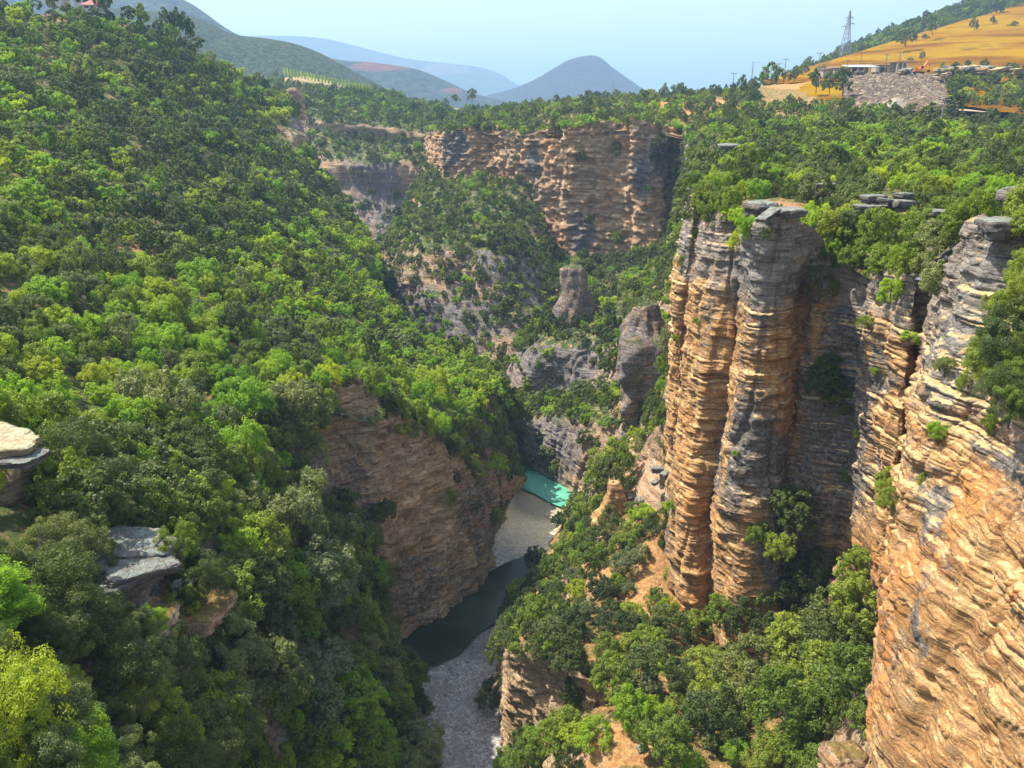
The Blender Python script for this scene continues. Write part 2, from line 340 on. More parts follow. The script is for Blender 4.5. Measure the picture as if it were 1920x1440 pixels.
RCLIFF = [
 [(1305,330,140),(1285,600,133),(1262,760,130)],
 [(1289,348,113),(1262,520,112),(1250,870,108)],
 [(1302,380,106),(1272,560,105),(1264,905,103)],
 [(1312,385,105),(1290,560,104),(1277,910,102.5)],
 [(1318,385,100),(1296,560,99),(1272,800,98),(1252,980,96),(1252,1085,95)],
 [(1348,400,94.5),(1330,560,94),(1305,800,92.5),(1290,980,91),(1295,1155,89)],
 [(1384,398,93),(1374,560,92),(1350,800,92),(1330,980,92),(1338,1188,90)],
 [(1400,410,92),(1392,560,92),(1366,800,91),(1344,980,90),(1345,1195,88.5)],
 [(1396,425,86),(1402,540,86),(1372,740,85.5),(1350,940,84.5),(1346,1210,83.5)],
 [(1430,410,81.5),(1434,560,83),(1420,760,82),(1395,960,81),(1385,1220,80)],
 [(1488,405,81),(1478,560,83.5),(1466,760,82.5),(1455,960,81),(1460,1230,79.5)],
 [(1522,425,85),(1502,560,88),(1484,760,86),(1475,960,83.5),(1490,1230,82)],
 [(1545,450,86),(1530,560,86),(1520,760,83.5),(1520,960,82),(1530,1220,80)],
 [(1600,465,85),(1595,600,84),(1590,800,81.5),(1585,1000,80),(1590,1220,78)],
 [(1650,480,79),(1640,600,77.5),(1625,800,75.5),(1615,1000,74.5),(1625,1220,72.5)],
 [(1672,500,76),(1664,640,75),(1650,800,73),(1625,1000,72),(1640,1220,70)],
 [(1712,520,72),(1702,640,71),(1688,800,69),(1660,1000,68),(1665,1240,66)],
 [(1742,530,73),(1728,640,73),(1712,800,71),(1690,1000,70),(1690,1240,68)],
 [(1760,545,66),(1738,640,65),(1702,790,62),(1664,1000,58),(1652,1240,55),(1650,1440,52),(1650,1700,46)],
 [(1822,410,62),(1798,560,61),(1745,700,57),(1690,900,53),(1660,1100,50),(1640,1290,48),(1640,1440,45),(1640,1800,38)],
 [(1870,415,60),(1862,560,57),(1830,700,53),(1790,900,48.5),(1750,1100,44.5),(1730,1290,42.5),(1725,1440,40),(1720,1800,34)],
 [(1925,400,59),(1930,560,54),(1915,700,49),(1880,900,44.5),(1850,1100,40.5),(1830,1290,38),(1825,1440,36),(1820,1800,31)],
 [(2010,390,54),(2020,560,48.5),(2010,700,44.5),(1990,900,40),(1965,1100,36),(1945,1290,34),(1940,1440,32),(1935,1800,27)],
 [(2160,370,46),(2160,560,42),(2160,700,38),(2140,900,34),(2115,1100,31),(2100,1290,29),(2090,1440,27),(2080,1800,23)],
 [(2500,330,36),(2500,560,33),(2480,700,30),(2450,900,27),(2430,1100,25),(2400,1290,23),(2400,1440,22),(2390,1800,19)],
]
FCL = [
 [(800,250,420),(798,300,415),(800,420,400)],
 [(829,240,352),(828,310,346),(828,360,335)],
 [(838,247,339),(838,312,338),(838,400,330)],
 [(900,236,333),(900,320,332),(900,420,322)],
 [(930,250,328),(930,330,327),(930,430,318)],
 [(942,240,323),(942,340,322),(942,440,310)],
 [(985,252,314),(985,400,312),(987,490,305)],
 [(1050,233,303),(1050,400,302),(1048,500,300)],
 [(1062,242,298),(1062,400,298),(1062,500,292)],
 [(1130,226,295),(1130,400,295),(1130,500,290)],
 [(1180,233,290),(1180,400,289),(1185,500,288)],
 [(1190,221,285),(1192,400,286),(1195,500,282)],
 [(1235,236,286),(1238,400,284),(1240,490,280)],
 [(1262,238,292),(1262,400,291),(1262,480,287)],
 [(1288,246,283),(1288,380,283),(1285,470,281)],
 [(1320,260,262),(1316,380,264),(1310,450,265)],
]
FP = [
 [(900,206,560),(950,200,520),(1000,190,490),(1100,180,470),(1200,172,450),(1300,168,430),(1400,158,405),(1480,150,392),(1560,146,385),(1700,146,380),(1850,155,360),(2100,120,350)],
 [(850,228,440),(920,216,420),(1000,206,400),(1100,200,385),(1200,192,370),(1290,192,350),(1390,188,330),(1480,185,320),(1560,190,315),(1700,198,310),(1850,212,290),(2100,205,250)],
 [(829,238,353),(900,234,340),(985,240,322),(1090,232,308),(1200,224,298),(1285,236,290),(1370,228,265),(1460,226,255),(1560,226,245),(1700,228,235),(1850,240,215),(2100,235,180)],
 [(829,243,350),(900,243,334),(985,248,316),(1060,240,302),(1190,231,288),(1288,249,283),(1370,235,255),(1460,232,245),(1560,232,235),(1700,234,225),(1850,244,205),(2100,240,172)],
]
RP = [
 [(1286,246,284),(1370,224,268),(1460,224,258),(1560,223,248),(1700,224,238),(1850,238,218),(2100,230,185)],
 [(1308,275,228),(1380,262,205),(1460,260,192),(1560,260,182),(1700,264,170),(1850,266,157),(2100,260,132)],
 [(1316,300,168),(1390,300,152),(1470,300,146),(1570,300,139),(1700,304,129),(1850,303,116),(2100,300,96)],
 [(1300,338,124),(1370,338,118),(1460,343,110),(1570,348,104),(1700,356,95),(1850,350,84),(2100,340,71)],
 [(1290,352,111),(1360,390,100),(1450,385,90),(1540,405,92),(1690,440,84),(1830,395,70),(2100,360,58)],
 [(1300,380,106),(1384,400,93.5),(1440,408,82),(1530,432,87),(1672,498,77),(1826,412,62),(2100,378,50)],
]
LB = [
 [(500,150,720),(560,138,710),(620,148,700),(700,166,680),(800,190,640),(900,203,600),(985,205,560)],
 [(490,180,540),(545,172,520),(620,186,510),(700,200,500),(780,210,490),(870,216,480),(985,222,450)],
 [(480,215,470),(560,212,460),(620,217,450),(700,226,440),(770,232,430),(835,240,420),(900,242,410)],
 [(480,240,462),(560,238,452),(620,246,444),(700,256,436),(770,266,424),(835,272,414),(900,272,400)],
 [(490,300,440),(570,290,425),(630,290,412),(690,295,405),(760,295,398),(830,310,392),(880,320,380)],
 [(510,360,425),(590,355,412),(640,345,408),(690,350,404),(740,372,398),(800,390,390),(850,400,382)],
 [(540,430,412),(620,430,400),(670,430,396),(720,440,388),(750,450,382),(800,460,376),(850,460,370)],
 [(560,560,400),(640,560,390),(690,560,385),(735,560,378),(765,570,372),(800,580,366),(850,580,360)],
]
BARE = [(1215,900,45,55),(1240,1080,40,70),(1300,1150,60,45),(1110,1085,35,25),(1180,1130,30,22),(1130,1410,95,35),(270,1140,90,35),(215,1180,40,30),(240,470,45,22),(92,33,42,10),(222,55,30,8),(430,760,60,25),(340,700,40,20),(1000,1050,25,20),(990,870,20,15)]
loft('hillside', rowsgrid(L1, -2.2), M['hill'], .0045, bare=BARE, strat=.6, steep_lo=.25)
loft('near_slope', rowsgrid(L2, -2.5), M['hill'], .004, bare=BARE, soft=.8, strat=.4)
loft('river_cliff', colsgrid(CLIFF_L, 9), M['left'], .0016, chip=1.3, strat=.7, tilt=(-.1, .06), rib=.9, grey=[(660,1000,60,200),(900,960,60,110),(760,1100,120,60)])
loft('spur', rowsgrid(SPUR, -2), M['far'], .0035, strat=1.1, steep_lo=.3, soft=2.6, rib=2.2, rock=1.8, grey=[(930,480,70,60),(1000,560,60,90),(870,600,160,60),(770,570,60,60)])
loft('gorge_side', rowsgrid(MIDR, -1), M['far'], .003, strat=.6, steep_lo=.3, bare=BARE, grey=[(1045,690,120,90),(1030,830,70,80),(1000,900,50,40),(1280,300,40,60),(1250,400,40,80)])
loft('talus_slope', rowsgrid(TAL, -.8), M['talus'], .0032, bare=BARE, strat=.4)
loft('spur_cliff', colsgrid(SPCL, 6), M['left'], .0018, chip=1.0, strat=.35, rib=.7)
loft('canyon_cliff', colsgrid(RCLIFF, 14), M['right'], .0013, rock=.55, chip=.7, warp=.15, amp=lambda W: 1 + 1.2 * np.clip((66 - W[:, 1]) / 10, 0, 1), strat=.55, rib=.6, bscale=1.0, tilt=(-.06, .05),
     grey=[(1430,520,60,110),(1420,860,70,130),(1570,760,75,260),(1580,600,60,60),(1500,1000,80,140),(1840,520,60,110),(1780,700,40,90),(1900,830,60,50),(1740,960,30,90),(1735,1170,16,60),(1290,480,16,60),(1640,700,25,80),(1830,640,90,70)])
loft('far_cliff', colsgrid(FCL, 8), M['farcliff'], .0018, chip=2.2, rock=1.8, strat=.9, rib=.7, bscale=1.6, grey=[(1090,440,30,60),(1210,330,25,50),(850,280,25,40),(1245,300,30,60),(1000,300,12,50)])
loft('far_plateau', rowsgrid(FP, -2), M['talus'], .005, rock=.5, bare=[(1040,180,70,14),(1290,200,120,12),(1500,150,120,16),(1700,200,200,20),(1860,215,110,30)], strat=.3)
loft('right_plateau', rowsgrid(RP, -1.8), M['hill'], .005, strat=.4, soft=.5, bare=[(1840,225,90,18),(1450,395,50,14)])
loft('gorge_wall', rowsgrid(LB, -2), M['far'], .0035, strat=.9, steep_lo=.3, bare=[(620,140,100,16),(870,205,60,8)], grey=[(700,330,60,80),(740,400,60,80)])
# closed rock stacks standing on the gorge side
def stack(name, prof, yc, mat, label, cat, squash=.8, **kw):
    a0, b0, p0 = prof[0]; m0 = (a0 + b0) / 2; prof = [(m0 - (b0 - a0) * .1, m0 + (b0 - a0) * .1, p0 - 1)] + list(prof)
    """prof: (px_left, px_right, py) from top down at distance yc"""
    rings = []
    nu = 72
    for (a, b, py) in prof:
        A, B = P(a, py, yc), P(b, py, yc); c = (A + B) / 2; r = max((B[0] - A[0]) / 2, .2)
        t = np.linspace(0, 2 * math.pi, nu, endpoint=False)
        rings.append(np.stack([c[0] + r * np.cos(t), c[1] + r * squash * np.sin(t), np.full(nu, c[2])], 1))
    C = np.array(rings); pv = positions(np.concatenate([C, C[:, :1]], 1), .0024, 0); G = cr(C, pv)
    a = G.shape[0]; cen = G.mean(axis=1, keepdims=True); n = G - cen; n[..., 2] = .05; n /= np.maximum(np.linalg.norm(n, axis=2, keepdims=True), 1e-6)
    W = G.reshape(-1, 3); nn = n.reshape(-1, 3); edge = np.repeat(np.clip(np.linspace(0, a - 1, a) / 3, 0, 1), nu)
    R0 = np.repeat(np.linalg.norm((G - cen)[..., :2], axis=2).mean(axis=1), nu)
    d = .3 * strata(W, .9) + np.minimum(R0, 6) * (.95 * fbm(W * [1, 1, .55] / (R0.max() * .8) + 3, 3) + .22 * fbm(W * [1, 1, .3] / 1.6, 3)) + .25 * fbm(W / 1.1, 3)
    W = W + nn * (d * edge)[:, None]
    top = W[:nu].mean(axis=0) + np.array([0, 0, .4]); V = np.vstack([W, top])
    F = []
    i = np.arange(a * nu).reshape(a, nu); j = np.roll(i, -1, axis=1)
    F = np.stack([i[:-1], j[:-1], j[1:], i[1:]], -1).reshape(-1, 4)
    cap = np.stack([i[0], j[0], np.full(nu, len(V) - 1), np.full(nu, len(V) - 1)], -1)
    me = bpy.data.meshes.new(name); me.from_pydata(V.tolist(), [], F.tolist() + [[int(q[0]), int(q[1]), int(q[2])] for q in cap]); me.update()
    me.polygons.foreach_set('use_smooth', [True] * len(me.polygons)); me.materials.append(mat)
    o = bpy.data.objects.new(name, me); col.objects.link(o); o['label'] = label; o['category'] = cat
    attr(o, 'grey', np.full(len(V), kw.get('grey', .5))); attr(o, 'bare', np.zeros(len(V)))
    ZPTS.append(W.reshape(a, nu, 3)); return o
stack('rock_pinnacle', [(1066,1084,498),(1056,1096,504),(1056,1102,540),(1048,1104,580),(1040,1106,620),(1014,1108,650),(1002,1114,700),(996,1112,745),(985,1115,800)], 214, M['far'], 'tall grey layered rock pinnacle standing in the gorge below the far cliff', 'rock', .8, grey=.55)
stack('rock_stack', [(1200,1232,570),(1180,1245,590),(1163,1250,630),(1152,1252,670),(1156,1254,710),(1162,1256,760),(1160,1262,850)], 146, M['far'], 'rounded grey rock hump beside the leftmost orange buttress', 'rock', .8, grey=.6)
stack('rock_stack', [(1140,1160,905),(1135,1168,920),(1128,1172,950),(1115,1176,990),(1108,1180,1020)], 117, M['right'], 'small pale tan rock fin below the bare red terrace', 'rock', .8, grey=-.3)
# ---------------------------------------------------------------- distant hills
def hill_mat(name, veg, veg2, soil, amt, sc=.02):
    s = NT(name); p = s.pos()
    n = s.noise(p, sc, 6, .7); c = s.mix(s.step(s.noise(p, sc * 6, 6, .8), .44, .56), veg, veg2)
    c = s.mix(s.math('MULTIPLY', s.step(n, .60, .64), amt), c, soil)
    c = s.mix(s.at('bare'), c, s.mix(s.step(s.noise(s.scl(p, (1, 1, 6)), sc * 5, 4), .45, .55), soil, tuple(x * .6 for x in soil)))
    s.l(c, s.b.inputs['Base Color']); s.b.inputs['Roughness'].default_value = .95; s.b.inputs['Specular IOR Level'].default_value = .1
    s.l(s.bump(s.noise(p, sc * 5, 6, .75), .35 / sc), s.b.inputs['Normal']); return s.m
def ridge(name, crest, D, mat, depth, base_py=230, bare=(), rough=12, freq=.006):
    """a hill mass: crest line at D metres, front foot nearer, back foot farther"""
    c = [(a, b, D if len(q) == 0 else q[0]) for a, b, *q in crest]
    front = [(a, base_py, d - depth) for a, b, d in c]; mid = [(a, (b * .55 + base_py * .45), d - depth * .5) for a, b, d in c]
    back = [(a, base_py - 15, d + depth) for a, b, d in c]
    G = rowsgrid([back, c, mid, front]); pu = np.linspace(0, len(c) - 1, 420); pv = np.r_[np.linspace(0, 1, 8)[:-1], np.linspace(1, 3, 70)]
    G = cr(G, pv); G = cr(G.transpose(1, 0, 2), pu).transpose(1, 0, 2); W = G.reshape(-1, 3).copy()
    px, py, _ = proj(W)
    r = fbm(W * freq, 5); rd = 1 - np.abs(fbm(W * freq * .7 + 5, 3)) * 2.5
    k = np.repeat(np.clip(np.abs(pv - 1), .05, 1), len(pu))
    W[:, 2] += rough * (r * (.12 + k) - .8 * rd * k * .6)
    o = mesh_obj(name, W, gridfaces(len(pv), len(pu)), mat); o['kind'] = 'structure'; attr(o, 'bare', blobs(px, py, bare, .2) if len(bare) else np.zeros(len(W)))
    ZPTS.append(W.reshape(len(pv), len(pu), 3)); return o
hm1 = hill_mat('far_hill', (.02, .035, .02), (.10, .115, .06), (.30, .20, .15), .3, .004)
hm2 = hill_mat('mid_hill', (.025, .045, .016), (.10, .13, .045), (.35, .14, .08), .0, .03)
hm3 = hill_mat('cone_hill', (.012, .010, .012), (.06, .038, .04), (.14, .08, .07), .35, .008)
ridge('hill', [(-900,10),(-200,-60),(100,-60),(210,-15),(330,0),(430,62),(520,95),(640,130),(760,190),(900,225)], 2300, hm1, 700, 235, rough=30, freq=.004)
ridge('hill', [(100,20),(330,30),(430,66),(500,76),(560,88),(620,112),(690,150),(780,195),(900,215)], 1250, hm2, 400, 240, rough=14, freq=.012)
ridge('hill', [(200,90),(350,76),(505,70),(600,74),(680,92),(760,112),(840,121),(900,128),(940,140),(985,165),(1100,195)], 8000, hm1, 2000, 225, bare=[(835,128,40,10)], rough=90, freq=.0012)
hm4 = hill_mat('red_field_hill', (.02, .035, .018), (.08, .095, .045), (.36, .10, .055), .0, .006)
ridge('hill', [(560,112),(600,108),(640,116),(700,120),(770,128),(830,150),(880,172),(930,186),(1000,200)], 2700, hm4, 600, 225, bare=[(715,124,52,7),(612,110,14,6),(845,168,20,5)], rough=18, freq=.006)
ridge('hill', [(700,200),(850,192),(900,183),(960,166),(1000,150),(1040,128),(1070,112),(1100,106),(1125,110),(1150,130),(1185,152),(1215,170),(1300,200),(1400,215)], 4200, hm3, 700, 225, rough=36, freq=.006)
ridge('hill', [(900,205),(960,192),(1010,188),(1100,190),(1200,186),(1400,188),(2300,190)], 6000, hm1, 900, 220, rough=15, freq=.002)
# golden hayfield slope and the scrub hill behind it
s = NT('dry_grass_field'); p = s.pos()
c = s.ramp(s.noise(s.scl(p, (.012, .012, .10)), 1.0, 6, .65, .8), [(.34, (.08, .035, .008)), (.43, (.16, .07, .006)), (.52, (.25, .125, .003)), (.60, (.29, .175, .004)), (.70, (.13, .065, .012))])
c = s.mix(s.step(s.noise(p, .12, 5, .75), .56, .68), c, (.16, .14, .05)); s.l(c, s.b.inputs['Base Color']); s.b.inputs['Roughness'].default_value = 1; s.b.inputs['Specular IOR Level'].default_value = 0
s.l(s.bump(s.noise(p, .5, 5, .7), .8), s.b.inputs['Normal']); M['field'] = s.m
FIELD = [
 [(1440,150,520),(1500,130,560),(1600,100,600),(1700,70,640),(1800,40,680),(1920,8,720),(2200,-60,780)],
 [(1430,152,470),(1510,140,490),(1600,125,500),(1700,110,520),(1800,90,540),(1920,70,560),(2200,30,600)],
 [(1430,156,420),(1510,148,415),(1600,142,410),(1700,135,410),(1800,125,420),(1920,115,420),(2200,90,430)],
 [(1430,170,390),(1510,165,370),(1600,160,365),(1700,155,360),(1800,165,340),(1920,178,312),(2200,170,280)],
 [(1430,190,350),(1510,188,335),(1600,188,325),(1700,192,312),(1800,200,292),(1920,212,268),(2200,220,235)]]
loft('field', rowsgrid(FIELD, 0), M['field'], .004, soft=.5)
BACKH = [
 [(1440,170,620),(1500,128,640),(1540,112,680),(1600,82,700),(1650,62,720),(1700,42,740),(1760,22,760),(1830,-2,790),(1920,-30,820),(2250,-110,900)],
 [(1440,175,560),(1500,140,580),(1540,130,600),(1600,104,615),(1650,90,640),(1700,74,655),(1760,60,670),(1830,40,700),(1920,12,735),(2250,-50,800)]]
BACKH = [[(a, b + 30, d + 90) for a, b, d in BACKH[0]]] + BACKH
loft('scrub_hill', rowsgrid(BACKH, -3), M['hill'], .005, soft=.5)
# wide ground beyond the gorge
V = []; xs = np.linspace(-9000, 9000, 60); ys = np.concatenate([np.linspace(640, 1500, 12), np.linspace(1700, 14000, 30)]); X, Y = np.meshgrid(xs, ys)
g = np.stack([X.ravel(), Y.ravel(), np.full(X.size, -14.0)], 1); g[:, 2] += 4 * fbm(g / 400, 3)
o = mesh_obj('ground', g, gridfaces(*X.shape), hm2); o['kind'] = 'structure'; attr(o, 'bare', np.zeros(len(g)))
# ---------------------------------------------------------------- trees
def crown_mesh(name, mat, seed, nleaf, ls, nclump=20, hz=.85, flat=.2, subs=7):
    r = np.random.default_rng(seed)
    cl = []
    for k in range(nclump):
        a = r.uniform(0, 2 * math.pi); z = r.uniform(-.55, 1) ; rr = math.sqrt(max(0, 1 - z * z * .8)) * r.uniform(.62, .85) if k else 0
        cl.append((np.array([rr * math.cos(a), rr * math.sin(a), z * .72 * hz * (1 if k else 0)]), r.uniform(.24, .42) if k else .5))
    lumps = []
    for c, cr_ in cl:
        out = c / max(np.linalg.norm(c), .3)
        for j in range(subs):
            d = r.normal(size=3); d /= np.linalg.norm(d); d = d + .5 * out + np.array([0, 0, .25]); d /= np.linalg.norm(d)
            lumps.append((c + d * cr_ * r.uniform(.55, 1.05), cr_ * r.uniform(.28, .5), d))
    L = len(lumps); idx = r.integers(0, L, nleaf)
    C = np.array([l[0] for l in lumps])[idx]; R = np.array([l[1] for l in lumps])[idx]; O = np.array([l[2] for l in lumps])[idx]
    d = r.normal(size=(nleaf, 3)); d /= np.linalg.norm(d, axis=1, keepdims=True); d = d + .45 * O; d /= np.linalg.norm(d, axis=1, keepdims=True)
    p = C + d * (R * r.uniform(.6, 1.12, nleaf))[:, None]
    n = d * .9 + r.normal(size=(nleaf, 3)) * .55 + np.array([0, 0, .25]); n /= np.linalg.norm(n, axis=1, keepdims=True)
    t = np.cross(n, r.normal(size=(nleaf, 3))); t /= np.linalg.norm(t, axis=1, keepdims=True); b = np.cross(n, t)
    s_ = ls * r.uniform(.6, 1.4, nleaf)[:, None]
    V = np.stack([p - t * s_, p - b * s_ * .55 + t * s_ * .1, p + t * s_, p + b * s_ * .55 + t * s_ * .1], 1).reshape(-1, 3)
    V[:, 2] += .72
    me = bpy.data.meshes.new(name)
    F = np.arange(nleaf * 4).reshape(-1, 4); me.vertices.add(nleaf * 4); me.vertices.foreach_set('co', V.astype(np.float32).ravel())
    me.loops.add(nleaf * 4); me.loops.foreach_set('vertex_index', F.ravel().astype(np.int32)); me.polygons.add(nleaf)
    me.polygons.foreach_set('loop_start', np.arange(0, nleaf * 4, 4, dtype=np.int32)); me.update(calc_edges=True); me.materials.append(mat)
    return me, cl
def tube(V, F, a, b, ra, rb, n=6):
    a, b = np.array(a, float), np.array(b, float); d = b - a; d /= max(np.linalg.norm(d), 1e-6)
    u = np.cross(d, [.3, .9, .2]); u /= np.linalg.norm(u); w_ = np.cross(d, u); k = len(V)
    for c, r_ in ((a, ra), (b, rb)):
        for i in range(n):
            t = 2 * math.pi * i / n; V.append(tuple(c + r_ * (math.cos(t) * u + math.sin(t) * w_)))
    for i in range(n): F.append((k + i, k + (i + 1) % n, k + n + (i + 1) % n, k + n + i))
def trunk_mesh(name, cl, seed):
    r = np.random.default_rng(seed); V, F = [], []
    k1 = np.array([r.uniform(-.06, .06), r.uniform(-.06, .06), .3]); tube(V, F, (0, 0, -.25), k1, .07, .05); top = np.array([k1[0], k1[1], .85]); tube(V, F, k1, top, .05, .025)
    for c, cr_ in cl[1:9]:
        e = c + np.array([0, 0, .72]); m_ = k1 * .5 + e * .5 + r.uniform(-.08, .08, 3); s0 = k1 + (top - k1) * r.uniform(0, .6)
        tube(V, F, s0, m_, .028, .018, 5); tube(V, F, m_, e, .018, .007, 5)
    me = bpy.data.meshes.new(name); me.from_pydata(V, [], F); me.update(); me.materials.append(M['bark']); return me
VAR = []   # (species, lod, crown, trunk, hue word)
SPEC = [('dark', 0), ('mid', 1), ('bright', 2), ('grey', 3)]
def variants():
    sd = 100
    for lod, (nl, ls, cnt) in enumerate([(46000, .019, 1), (9500, .042, 2), (2100, .085, 1)]):
        for sp, mi in SPEC:
            for k in range(cnt):
                sd += 1
                hz = {'dark': 1.0, 'mid': .85, 'bright': .75, 'grey': .9}[sp] * (1.2 if k else 1)
                me, cl = crown_mesh('crown', LEAF[mi], sd, nl, ls, 24 if lod < 2 else 14, hz, subs=8 if lod < 2 else 5)
                VAR.append((sp, lod, me, trunk_mesh('trunk', cl, sd)))
variants()
# ---------------------------------------------------------------- boulders, pylons, sheds and other single things
def thing(name, loc, label, cat, group=None):
    o = bpy.data.objects.new(name, None); col.objects.link(o); o.location = tuple(loc); o.empty_display_size = .3
    o['label'] = label; o['category'] = cat
    if group: o['group'] = group
    return o
def tagm(o, label, cat, group=None):
    o['label'] = label; o['category'] = cat
    if group: o['group'] = group
    return o
def part(name, V, F, mat, parent, loc=(0, 0, 0)):
    me = bpy.data.meshes.new(name); me.from_pydata([tuple(np.array(v) - np.array(loc)) for v in V], [], F); me.update(); me.materials.append(mat)
    o = bpy.data.objects.new(name, me); col.objects.link(o); o.parent = parent; return o
M['slab'] = rock_mat('slab_rock', (.10, .09, .078), (.165, .15, .13), (.22, .20, .175), (.06, .058, .056), gbias=.38, orange=(.42, .3, .18), oamt=.25, vegamt=0, soil=(.19, .17, .145))
M['gold'] = rock_mat('golden_rock', (.2, .14, .08), (.34, .25, .14), (.42, .34, .2), (.15, .14, .12), gbias=.3, orange=(.52, .34, .12), oamt=.5, vegamt=0, soil=(.38, .30, .18))
R_G = 'rock slabs along the right rim'
def boulder(px, py, D, sx, sy, sz, rotz, label, mat='slab', tiltx=0.0, tilty=0.0, seed=0, group=None, name='boulder', dz=0.0):
    n = 22; pts = []; faces = []
    idx = {}
    def vid(q):
        k = tuple(np.round(q, 5)); 
        if k not in idx: idx[k] = len(pts); pts.append(q)
        return idx[k]
    for ax in range(3):
        for sg in (-1, 1):
            for i in range(n):
                for j in range(n):
                    f = []
                    for (a, b) in ((i, j), (i + 1, j), (i + 1, j + 1), (i, j + 1)):
                        q = [0, 0, 0]; q[ax] = sg; q[(ax + 1) % 3] = -1 + 2 * a / n; q[(ax + 2) % 3] = -1 + 2 * b / n; f.append(vid(np.array(q, float)))
                    faces.append(f if sg > 0 else f[::-1])
    Q = np.array(pts); L = (np.abs(Q) ** 9).sum(axis=1) ** (1 / 9); Q = Q / L[:, None]
    W = Q * np.array([sx, sy, sz]) * (.44 if group == R_G else .5); o_ = np.array([seed * 13.7, seed * 5.1, 0])
    m_ = min(sx, sy, sz)
    W = W * (1 + .22 * fbm((W + o_) / (max(sx, sy) * .4), 3) + .10 * fbm((W + o_) / (m_ * .35), 3))[:, None]
    W[:, 2] += .06 * m_ * fbm((W + o_) * [1, 1, 6] / m_, 3)
    hn = Q / np.linalg.norm(Q, axis=1, keepdims=True) * [1, 1, 0]; W = W + hn * (.09 * m_ * np.sign(np.sin(W[:, 2] * 7 / m_ + 2 * fbm((W + o_) / 2, 2))))[:, None]
    me = bpy.data.meshes.new(name); me.from_pydata(W.tolist(), [], faces); me.update(); me.polygons.foreach_set('use_smooth', [True] * len(faces)); me.materials.append(M[mat])
    o = bpy.data.objects.new(name, me); col.objects.link(o); o.location = tuple(P(px, py, D) + np.array([0, 0, dz])); o.rotation_euler = (tiltx, tilty, rotz)
    attr(o, 'grey', np.zeros(len(W))); attr(o, 'bare', np.zeros(len(W)))
    c = np.array(o.location)[None, None] + np.array([[[-sx, 0, 0], [sx, 0, 0]], [[-sx, 0, sz], [sx, 0, sz]]]) * .3
    ZPTS.append(c)
    return tagm(o, label, 'boulder', group)
R_ = 'rock slabs along the right rim'
boulder(1895, 428, 58, 5.2, 3.4, 1.7, .1, 'long pale grey slab capping the near right cliff, largest of the rim slabs', seed=1, group=R_)
boulder(1908, 372, 62, 2.4, 2.2, 1.9, .3, 'blocky grey boulder cut by the right edge above the long pale slab', seed=2, group=R_)
boulder(1928, 398, 60, 2.6, 2.2, 1.1, -.2, 'flat grey rock squeezed between the blocky boulder and the long slab', seed=3, group=R_)
boulder(1760, 402, 74, 2.4, 1.8, 1.0, .1, 'dark grey flat boulder alone among bushes left of the long pale slab', seed=4, group=R_)
boulder(1765, 422, 73, 2.6, 1.8, .8, -.1, 'thin grey slab lying directly under the dark grey flat boulder', seed=5, group=R_)
boulder(1636, 373, 87, 2.6, 2.0, 1.0, .2, 'rounded grey slab at the left end of the row on the rim', seed=6, group=R_)
boulder(1628, 391, 86, 3.0, 2.0, .9, .0, 'pale flat slab under the left end of the rim row', seed=7, group=R_)
boulder(1662, 381, 86, 2.2, 2.0, 1.0, .5, 'tilted grey slab in the middle of the rim row', tilty=.2, seed=8, group=R_)
boulder(1690, 386, 85, 2.3, 2.0, 1.4, .2, 'blocky light grey boulder at the right end of the rim row', seed=9, group=R_)
boulder(1694, 368, 90, 1.9, 1.6, .9, .2, 'small grey boulder just behind the right end of the rim row', seed=10, group=R_)
boulder(1545, 350, 100, 2.9, 1.8, 1.0, 0, 'long dark grey slab among trees behind the tallest pillar', seed=11, group=R_)
boulder(1542, 364, 99, 2.6, 1.8, .6, .1, 'thin dark ledge stone beneath the long slab among the trees', seed=12, group=R_)
boulder(1352, 332, 122, 2.4, 2.0, 1.4, .3, 'grey block above the head of the leftmost orange buttress', seed=13, group=R_)
boulder(1352, 346, 120, 3.0, 2.2, .8, .1, 'flat pale slab under the grey block above the leftmost buttress', seed=14, group=R_)
boulder(1360, 283, 168, 6.5, 4.0, 3.0, .2, 'stepped pale rock outcrop among trees left on the right plateau', seed=15, group=R_)
boulder(1422, 285, 160, 8.0, 3.5, 1.6, .2, 'low reddish grey rock ledge among trees on the right plateau', seed=16, group=R_)
boulder(1480, 398, 81, 3.4, 3.0, 1.0, .3, 'flat layered capstone on top of the tallest rock pillar', seed=17, group=R_)
boulder(1440, 403, 80, 3.2, 1.4, .5, .7, 'thin leaning slab of rock beside the capstone on the tallest pillar', tilty=-.35, seed=18, group=R_)
boulder(1426, 392, 88, 3.2, 3.2, 2.0, .4, 'stacked grey layered block behind the head of the tallest pillar', seed=19, group=R_)
boulder(45, 1330, 27.5, 3.2, 1.2, 1.4, .5, 'slanted rough grey boulder by the lower left edge', tilty=-.55, seed=20)
boulder(345, 1100, 51, 1.6, 1.2, .9, .3, 'pale boulder at the tip of the orange earth bank', seed=21)
boulder(1205, 1405, 59, 1.0, .8, .6, .3, 'small pale boulder beside the dry grass mound', seed=22)
boulder(1232, 1415, 58, .9, .8, .5, .9, 'tiny grey stone right of the dry grass mound', seed=23)
boulder(620, 1180, 75, 1.4, 1.0, 2.2, .2, 'pale upright boulder between trees left of the dark river pool', seed=24)
